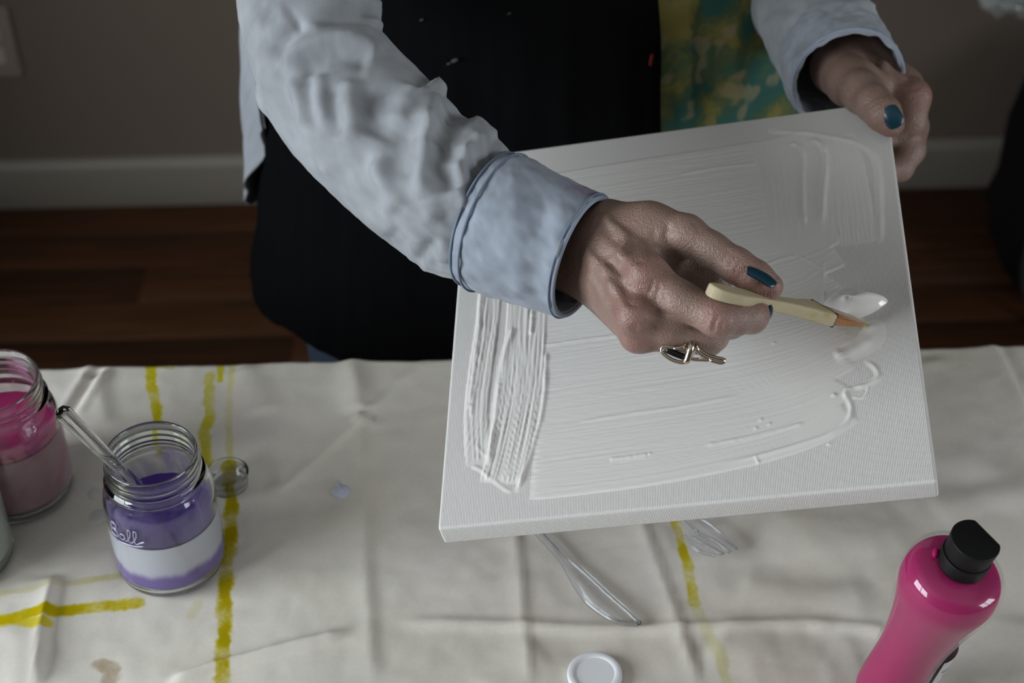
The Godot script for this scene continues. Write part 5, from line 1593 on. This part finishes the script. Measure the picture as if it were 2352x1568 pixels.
# paint in a jar: a body below the level with a colour by height and angle, a surface, and a film on the glass above
func jar(label: String, at: Vector3, h: float, r: float, level: float, surface: Color, tint: Callable, film: Color, film_top: float, sd: int) -> Node3D:
	var root := thing("mason_jar", label, "jar", at, "glass jars of paint")
	mi("glass", lathe(jar_profile(h, r), 72), M.glass, root)
	var seg := 72
	var ri := 0.936 * r
	var p := PackedVector3Array()
	var col := PackedColorArray()
	var y0 := 0.040 * h
	for j in 42:
		var t := float(j) / 41
		var y := lerpf(y0, level, t)
		var rr := ri * (lerpf(0.80, 1.0, smoothstep(0.0, 0.16, t)))
		for i in seg:
			var a := TAU * i / seg
			p.append(Vector3(rr * cos(a), y, rr * sin(a)))
			col.append(tint.call(t, a))
	var pm := mat(Color(1, 1, 1), 0.5, 0.4)
	pm.vertex_color_use_as_albedo = true
	var paint := mi("paint", grid_mesh(p, seg, true, true, col), pm, root)
	mi("underside", lathe([Vector2(0.0001, y0), Vector2(ri * 0.8, y0)], seg), pm, paint)
	var sp := PackedVector3Array()
	var n := FastNoiseLite.new()
	n.seed = sd
	n.frequency = 1.0
	for j in 14:
		var t := float(j) / 13
		for i in seg:
			var a := TAU * i / seg
			var q := Vector2(cos(a), sin(a)) * ri * t
			sp.append(Vector3(q.x, level + 0.0012 * pow(t, 6.0) + 0.0006 * n.get_noise_2d(q.x * 90.0, q.y * 90.0), q.y))
	mi("paint_surface", grid_mesh(sp, seg, true, true), mat(surface, 0.22, 0.5), root)
	# film left on the inside of the glass
	var fp := PackedVector3Array()
	var fc := PackedColorArray()
	var inner := []
	for q in jar_profile(h, r).slice(29):
		if q.y > level and q.x > 0.01:
			inner.append(q)
	inner.append(Vector2(ri, level))
	inner.reverse()
	for q in inner:
		for i in seg:
			var a := TAU * i / seg
			var k := (1.0 if i % 1 == 0 else 0.0) * smoothstep(-0.35, 0.35, n.get_noise_3d(cos(a) * 2.2, q.y * 26.0, sin(a) * 2.2) + 0.35 * smoothstep(film_top, level, q.y) - 0.6 * smoothstep(film_top - 0.012, film_top + 0.006, q.y))
			fp.append(Vector3((q.x - 0.0006) * cos(a), q.y, (q.x - 0.0006) * sin(a)))
			fc.append(Color(film.r, film.g, film.b, film.a * k))
	var fm := mat(Color(1, 1, 1), 0.5, 0.4)
	fm.vertex_color_use_as_albedo = true
	fm.transparency = BaseMaterial3D.TRANSPARENCY_ALPHA
	var fo := mi("paint_film", grid_mesh(fp, seg, true, true, fc), fm, root)
	fo.set_meta("label", "thin film of paint inside the glass")
	return root


func jars() -> void:
	var n := FastNoiseLite.new()
	n.seed = 5
	n.frequency = 1.0
	var lift := Vector3(0, 0.0045, 0)
	var purple := func(t: float, a: float) -> Color:
		var wob := 0.10 * n.get_noise_2d(cos(a) * 2.0 + 4.0, sin(a) * 2.0)
		var w := smoothstep(0.34, 0.50, t + wob) * smoothstep(1.30, 0.98, t + 0.4 * wob)
		return Color(0.26, 0.18, 0.48).lerp(Color(0.72, 0.71, 0.77), w)
	var pj := jar("small glass jar with deep purple paint over a white layer, spoon leaning in it", Vector3(-0.2397, 0.7500, -0.8637) + lift, 0.105, 0.0376, 0.050, Color(0.25, 0.13, 0.48), purple, Color(0.23, 0.15, 0.42, 0.55), 0.082, 12)
	var pink := func(t: float, a: float) -> Color:
		var wob := 0.16 * n.get_noise_2d(cos(a) * 2.0 - 4.0, sin(a) * 2.0 + t * 2.0)
		return Color(0.62, 0.42, 0.47).lerp(Color(0.60, 0.30, 0.38), smoothstep(0.35, 0.9, 0.55 + wob * 2.5))
	jar("glass jar of pink paint at the left edge of the photo", Vector3(-0.3599, 0.7500, -0.9381) + lift, 0.106, 0.0400, 0.060, Color(0.74, 0.22, 0.47), pink, Color(0.50, 0.16, 0.31, 0.45), 0.108, 13)
	var pale := func(_t: float, _a: float) -> Color:
		return Color(0.55, 0.56, 0.50)
	jar("glass jar of pale paint cut off by the photo's left edge", Vector3(-0.3911, 0.7500, -0.8703) + lift, 0.105, 0.0405, 0.066, Color(0.78, 0.79, 0.74), pale, Color(0.6, 0.6, 0.56, 0.3), 0.08, 14)
	# raised script lettering on the purple jar: four letters and the stroke below
	var letters := [
		[Vector2(0.0, 0.0), Vector2(0.10, 0.9), Vector2(0.22, 1.25), Vector2(0.48, 1.15), Vector2(0.45, 0.80), Vector2(0.15, 0.62), Vector2(0.48, 0.55), Vector2(0.52, 0.15), Vector2(0.25, -0.05), Vector2(0.02, 0.10)],
		[Vector2(0.95, 0.50), Vector2(0.72, 0.52), Vector2(0.66, 0.15), Vector2(0.80, 0.02), Vector2(0.95, 0.30), Vector2(0.97, 0.50), Vector2(0.98, 0.05), Vector2(1.10, 0.10)],
		[Vector2(1.10, 0.10), Vector2(1.32, 0.70), Vector2(1.34, 1.15), Vector2(1.22, 1.15), Vector2(1.18, 0.40), Vector2(1.26, 0.02), Vector2(1.42, 0.15)],
		[Vector2(1.42, 0.15), Vector2(1.64, 0.70), Vector2(1.66, 1.15), Vector2(1.54, 1.15), Vector2(1.50, 0.40), Vector2(1.58, 0.02), Vector2(1.80, 0.20), Vector2(2.0, 0.32)],
		[Vector2(0.30, -0.42), Vector2(0.9, -0.30), Vector2(1.5, -0.22), Vector2(1.9, -0.10)],
	]
	for l in letters:
		var path := []
		for q in smooth_path(l, 5):
			var ang: float = deg_to_rad(140.0) - q.x * 0.36  # angle round the jar, seen from outside
			path.append(Vector3(cos(ang) * 0.0380, 0.056 + q.y * 0.0100, sin(ang) * 0.0380))
		var e := mi("embossed_letter", tube(path, [0.0006], 8), M.emboss, pj)
		e.set_meta("label", "raised glass script lettering")
	# plastic spoon standing in the purple jar
	var p1 := Vector3(-0.2641, 0.8770, -0.8456)
	var p2 := Vector3(-0.2522, 0.8350, -0.8590)
	var up := (p1 - p2).normalized()
	var end := p1 + up * 0.0565
	var low := p2 - up * 0.045
	var sp := thing("plastic_spoon", "clear plastic spoon leaning out of the purple paint jar", "spoon", low)
	var path := []
	for k in 13:
		path.append(low.lerp(end, k / 12.0))
	wpart("handle", tube(path, smooth_values([0.0030, 0.0036, 0.0046, 0.0056], 4), 14, true, Vector3(0.3, 0.6, 0.7), 0.55), M.plastic_solid, sp, low)
	var rib := Vector3(0.5, 0.35, 0.75).normalized() * 0.0022
	for s in [-1, 1]:
		var off: Vector3 = up.cross(rib).normalized() * 0.0030 * s + rib
		wpart("rib", tube([p2 + off, end + off], [0.0009], 8), M.plastic_solid, sp, low)
	wpart("spoon_bowl", tube([low - up * 0.016, low - up * 0.008, low, low + up * 0.006], [0.006, 0.010, 0.010, 0.004], 16, true, Vector3(0.3, 0.6, 0.7), 0.35), M.plastic_edge, sp, low)


# ------------------------------------------------------------------ bottle of pink paint
func bottle() -> void:
	var foot := Vector3(0.2320, 0.7500, -0.7315) + Vector3(0, 0.009, 0)
	var root := thing("paint_bottle", "squeeze bottle of magenta paint with a black flip cap, leaning", "bottle", foot)
	var shoulder := Vector3(0.2337, 0.9418, -0.6659)
	# axis leans to the right in the view
	var axis := Vector3(0.192, 0.955, 0.10).normalized()
	var side := axis.cross(Vector3(0, 0, 1)).normalized()
	root.basis = Basis(side, axis, side.cross(axis).normalized())
	var prof := [Vector2(0.0001, 0.001), Vector2(0.016, 0.0), Vector2(0.0180, 0.003), Vector2(0.0186, 0.010), Vector2(0.0184, 0.030), Vector2(0.0182, 0.044), Vector2(0.0184, 0.056), Vector2(0.0194, 0.070), Vector2(0.0214, 0.086), Vector2(0.0242, 0.102), Vector2(0.0274, 0.118), Vector2(0.0274, 0.126), Vector2(0.0262, 0.1325), Vector2(0.0235, 0.137), Vector2(0.0190, 0.1395), Vector2(0.0140, 0.1410), Vector2(0.0112, 0.1415), Vector2(0.0105, 0.144)]
	for k in prof.size():
		prof[k].x *= 1.15
	var fine := smooth_path(prof, 4)
	var paint := mat(Color(0.58, 0.035, 0.32), 0.5, 0.3)
	var inner := []
	for q in fine:
		inner.append(Vector2(maxf(q.x - 0.0020, 0.0001), maxf(q.y * 0.985, 0.002)))
	mi("paint", lathe(inner, 64), paint, root).set_meta("label", "magenta paint showing through the clear wall")
	mi("bottle_wall", lathe(fine, 64), clear(0.015, Color(1.0, 0.9, 0.95), 0.05), root)
	# label round the foot, with dark print
	var lp := PackedVector3Array()
	for j in 8:
		for i in 40:
			var a := deg_to_rad(lerpf(-75.0, 40.0, i / 39.0))
			var y := lerpf(0.004, 0.060, j / 7.0)
			var r := 0.0222 + 0.0075 * sin(PI * i / 39.0)
			lp.append(Vector3(cos(a) * r, y, sin(a) * r))
	var im := Image.create(256, 96, false, Image.FORMAT_RGB8)
	im.fill(Color(0.72, 0.70, 0.70))
	for k in 6:
		im.fill_rect(Rect2i(196 + (k * 7) % 9, 8 + k * 13, 22 + (k * 11) % 14, 4), Color(0.32, 0.32, 0.36))
	im.fill_rect(Rect2i(182, 6, 8, 30), Color(0.12, 0.14, 0.2))
	var lm := mat(Color(1, 1, 1), 0.5)
	lm.albedo_texture = ImageTexture.create_from_image(im)
	mi("label", grid_mesh(lp, 40), lm, root)
	# cap: collar, then a lid with one side cut flat for the thumb
	var black := mat(Color(0.05, 0.05, 0.052), 0.5, 0.35)
	mi("cap_collar", lathe([Vector2(0.0001, 0.1412), Vector2(0.0145, 0.1412), Vector2(0.0150, 0.1425), Vector2(0.0150, 0.1505), Vector2(0.0144, 0.1512), Vector2(0.0001, 0.1512)], 48), black, root)
	var cp := PackedVector3Array()
	var ring_r := [[0.0001, 0.1512], [0.0128, 0.1512], [0.0140, 0.1516], [0.0148, 0.1640], [0.0143, 0.1650], [0.0001, 0.1652]]
	for q in ring_r:
		for i in 64:
			var a := TAU * i / 64
			var v: Vector2 = Vector2(cos(a), sin(a)) * q[0]
			# flat side towards the back right
			var nrm := Vector2(0.80, -0.60)
			var over: float = v.dot(nrm) - 0.0100
			if over > 0:
				v -= nrm * over
			cp.append(Vector3(v.x, q[1], v.y))
	mi("flip_lid", grid_mesh(cp, 64, true, true), black, root)
	var drip := mi("paint_drip", tube([Vector3(-0.0158, 0.1440, -0.005), Vector3(-0.0162, 0.1430, -0.003)], [0.0020], 10), paint, root)
	drip.set_meta("label", "bead of magenta paint by the cap")


# ------------------------------------------------------------------ small things on the cloth
func outline_on_table(pts: Array) -> Array:
	var c := Vector2.ZERO
	for q in pts:
		c += q
	c /= pts.size()
	var out := PackedVector2Array()
	for q in pts:
		out.append(q - c)
	return [c, out]


func small_things() -> void:
	# clear plastic knife: blade outline with raised rims
	var back := smooth_path([Vector2(-0.0169, -0.9370), Vector2(-0.0015, -0.9116), Vector2(0.0151, -0.8868), Vector2(0.0268, -0.8686), Vector2(0.0354, -0.8549), Vector2(0.0483, -0.8386), Vector2(0.0622, -0.8197), Vector2(0.0732, -0.8060), Vector2(0.0804, -0.7959)], 4)
	var edge := smooth_path([Vector2(0.0789, -0.7949), Vector2(0.0682, -0.7963), Vector2(0.0583, -0.8026), Vector2(0.0458, -0.8164), Vector2(0.0368, -0.8361), Vector2(0.0308, -0.8523), Vector2(0.0228, -0.8659), Vector2(0.0089, -0.8870), Vector2(-0.0062, -0.9095), Vector2(-0.0207, -0.9353)], 4)
	var o := outline_on_table(back + edge)
	var at := Vector3(o[0].x, TABLE + 0.0065, o[0].y)
	var knife := thing("plastic_knife", "clear plastic knife lying on the drop cloth below the canvas", "knife", at)
	mi("blade", plate(o[1], 0.0010), M.plastic_clear, knife)
	for side in [back, edge]:
		var path := []
		for q in side:
			path.append(Vector3(q.x - o[0].x, 0.0008, q.y - o[0].y))
		mi("rim", tube(path, [0.0018], 12), M.plastic_solid, knife)
	# clear plastic fork: head with four tines, neck and handle running under the canvas
	var head: Array = [Vector2(0.1290, -0.8900), Vector2(0.1357, -0.8831), Vector2(0.1417, -0.8754), Vector2(0.1529, -0.8603), Vector2(0.1521, -0.8583), Vector2(0.1383, -0.8722), Vector2(0.1370, -0.8706), Vector2(0.1489, -0.8572), Vector2(0.1479, -0.8556), Vector2(0.1342, -0.8674), Vector2(0.1328, -0.8658), Vector2(0.1442, -0.8549), Vector2(0.1425, -0.8533), Vector2(0.1296, -0.8634), Vector2(0.1282, -0.8619), Vector2(0.1383, -0.8538), Vector2(0.1364, -0.8523), Vector2(0.1248, -0.8579), Vector2(0.1200, -0.8646), Vector2(0.1176, -0.8720), Vector2(0.1170, -0.8795), Vector2(0.1139, -0.8867), Vector2(0.1071, -0.9017), Vector2(0.0990, -0.9192), Vector2(0.1031, -0.9226), Vector2(0.1120, -0.9050), Vector2(0.1192, -0.8912), Vector2(0.1232, -0.8877)]
	var f := outline_on_table(head)
	var fa := Vector3(f[0].x, TABLE + 0.0075, f[0].y)
	var fork := thing("plastic_fork", "clear plastic fork on the drop cloth, tines showing below the canvas edge", "fork", fa)
	mi("fork_body", plate(f[1], 0.0014), clear(0.16, Color(0.90, 0.91, 0.93), 0.06), fork)
	for pts in [[Vector2(0.0992, -0.9210), Vector2(0.1117, -0.9016), Vector2(0.1197, -0.8865), Vector2(0.1265, -0.8759)], [Vector2(0.1290, -0.8900), Vector2(0.1417, -0.8754), Vector2(0.1522, -0.8591)], [Vector2(0.1176, -0.8720), Vector2(0.1248, -0.8579), Vector2(0.1364, -0.8527)], [Vector2(0.1263, -0.8738), Vector2(0.1378, -0.8665), Vector2(0.1464, -0.8560)], [Vector2(0.1235, -0.8698), Vector2(0.1327, -0.8613), Vector2(0.1411, -0.8542)]]:
		var path := []
		for q in smooth_path(pts, 4):
			path.append(Vector3(q.x - f[0].x, 0.0014, q.y - f[0].y))
		mi("rim", tube(path, [0.0011], 10), M.plastic_solid, fork)
	# white snap lid at the bottom edge
	var white := mat(Color(0.88, 0.89, 0.90), 0.35)
	white.backlight_enabled = true
	white.backlight = Color(0.25, 0.25, 0.25)
	var lid := mi("plastic_disc", lathe([Vector2(0.0176, 0.0), Vector2(0.0180, 0.001), Vector2(0.0178, 0.0034), Vector2(0.0170, 0.0042), Vector2(0.0150, 0.0042), Vector2(0.0138, 0.0040), Vector2(0.0131, 0.0034), Vector2(0.0126, 0.0031), Vector2(0.0001, 0.0031)], 56), white)
	lid.position = Vector3(0.0489, 0.7500, -0.7547) + Vector3(0, 0.0035, 0)
	tag(lid, "round white plastic lid on the drop cloth at the bottom edge of the photo", "lid")
	# clear cup-like cap behind the purple jar
	var cap := thing("plastic_cup", "small shallow clear plastic cup behind the purple paint jar", "cup", Vector3(-0.2079, 0.7500, -0.9368) + Vector3(0, 0.004, 0))
	mi("cup_wall", lathe([Vector2(0.0001, 0.0), Vector2(0.0135, 0.0), Vector2(0.0142, 0.001), Vector2(0.0148, 0.0115), Vector2(0.0156, 0.0118), Vector2(0.0156, 0.0128), Vector2(0.0140, 0.0128), Vector2(0.0132, 0.0016), Vector2(0.0001, 0.0014)], 48), M.plastic_solid, cap)
	mi("paint_spot", lathe([Vector2(0.0012, 0.0015), Vector2(0.0001, 0.0022)], 12), mat(Color(0.14, 0.10, 0.10), 0.4), cap).position = Vector3(-0.001, 0, 0.003)


# ------------------------------------------------------------------ things along the back wall
func background_things() -> void:
	# outlet cover at the left edge
	var plate_at := Vector3(-0.7373, 0.2952, -2.3100)
	var op := thing("outlet_cover", "pale wall outlet cover on the brown wall at the upper left", "outlet", Vector3(plate_at.x - 0.012, plate_at.y, WALL))
	mi("cover", rounded_box(Vector3(0.072, 0.115, 0.008), 0.003), M.plate_white, op).position = Vector3(0, 0, 0.0042)
	for k in [-1, 1]:
		mi("socket", rounded_box(Vector3(0.034, 0.028, 0.004), 0.0018), mat(Color(0.66, 0.62, 0.58), 0.4), op).position = Vector3(0, k * 0.0195, 0.0085)
	mi("screw", lathe([Vector2(0.003, 0.0), Vector2(0.0025, 0.0008), Vector2(0.0001, 0.001)], 12), M.metal_dark, op).transform = Transform3D(Basis(Vector3.RIGHT, PI / 2), Vector3(0, 0, 0.0083))
	# black soft bag slumped by the wall
	var bag_at := Vector3(0.858, 0.0, -2.12)
	var bag := thing("black_bag", "slumped black fabric bag on the floor by the wall at the right edge", "bag", bag_at)
	var n := FastNoiseLite.new()
	n.seed = 61
	n.frequency = 1.0
	var p := PackedVector3Array()
	var prof := [[0.0, 0.001], [0.0, 0.6], [0.012, 0.90], [0.05, 1.0], [0.10, 0.97], [0.19, 0.93], [0.26, 0.84], [0.31, 0.66], [0.335, 0.38], [0.342, 0.001]]
	for q in prof:
		for i in 64:
			var a := TAU * i / 64
			var c := signf(cos(a)) * pow(absf(cos(a)), 0.7)
			var s := signf(sin(a)) * pow(absf(sin(a)), 0.7)
			var w: float = q[1] * (1.0 + 0.10 * n.get_noise_3d(c * 2.0, q[0] * 12.0, s * 2.0))
			p.append(Vector3(c * 0.150 * w, maxf(q[0] * (1.0 + 0.12 * n.get_noise_3d(c * 1.5 + 7.0, 0.0, s * 1.5)), 0.0), s * 0.155 * w))
	mi("bag_body", grid_mesh(p, 64, true, true), mat(Color(0.035, 0.035, 0.038), 0.8, 0.3), bag)
	mi("strap", tube(smooth_path([Vector3(-0.10, 0.17, 0.06), Vector3(-0.125, 0.12, 0.10), Vector3(-0.13, 0.05, 0.13), Vector3(-0.10, 0.008, 0.17), Vector3(-0.02, 0.008, 0.19)], 5), [0.008], 10, true, Vector3.UP, 0.35), mat(Color(0.05, 0.05, 0.05), 0.7), bag)
	mi("tag", rounded_box(Vector3(0.045, 0.012, 0.012), 0.004), mat(Color(0.42, 0.36, 0.08), 0.7), bag).position = Vector3(-0.112, 0.296, -0.02)
	# low stand just outside the frame with a crumpled clear plastic bag that hangs over its edge
	var st_at := Vector3(0.93, 0.0, -2.16)
	var stand := thing("low_stand", "low dark stand by the wall outside the right edge of the photo", "stand", st_at)
	mi("stand_top", rounded_box(Vector3(0.52, 0.02, 0.26), 0.004), M.metal_dark, stand).position = Vector3(0, 0.50, 0)
	for sx in [-1, 1]:
		for sz in [-1, 1]:
			mi("leg", tube([Vector3(sx * 0.20, 0.0, sz * 0.10), Vector3(sx * 0.20, 0.492, sz * 0.10)], [0.010], 10, false), M.metal_dark, stand)
	var film_at := Vector3(0.685, 0.511, -2.05)
	var film := thing("plastic_bag", "crumpled clear plastic bag glinting at the top right corner", "plastic bag", film_at)
	for k in 3:
		var fp := PackedVector3Array()
		for j in 22:
			for i in 22:
				var u := i / 21.0
				var v := j / 21.0
				var x := -0.075 + 0.11 * u + 0.07 * (k / 2)
				var over := smoothstep(0.35, 1.0, v)
				var wr := n.get_noise_3d(u * 5.0 + k * 9.0, v * 5.0, k * 3.0)
				fp.append(Vector3(x + 0.03 * wr, 0.012 + 0.018 * k + 0.020 * n.get_noise_3d(u * 9.0, v * 9.0, k * 7.0) + 0.012 - 0.062 * over * (0.7 + 0.5 * n.get_noise_2d(u * 3.0 + k, 4.0)), -0.06 + 0.11 * v + 0.02 * wr))
		mi("film", grid_mesh(fp, 22), clear(0.22, Color(0.80, 0.84, 0.84), 0.10), film)
	# tall bookcase left of the frame: it keeps the window's light off the back of the room
	var wood := mat(Color(0.27, 0.18, 0.12), 0.6)
	var bk := thing("bookcase", "tall dark bookcase standing out from the left wall, outside the photo", "bookcase", Vector3(-1.555, 0.0, -1.62))
	mi("back_panel", boxes([[Vector3(-0.325, 0.0, 0.13), Vector3(0.325, 1.95, 0.15)]]), wood, bk)
	for sx in [-1, 1]:
		mi("side_panel", boxes([[Vector3(sx * 0.335 - 0.01, 0.0, -0.15), Vector3(sx * 0.335 + 0.01, 1.95, 0.15)]]), wood, bk)
	for k in 6:
		mi("shelf", boxes([[Vector3(-0.325, 0.04 + k * 0.376, -0.15), Vector3(0.325, 0.06 + k * 0.376, 0.13)]]), wood, bk)
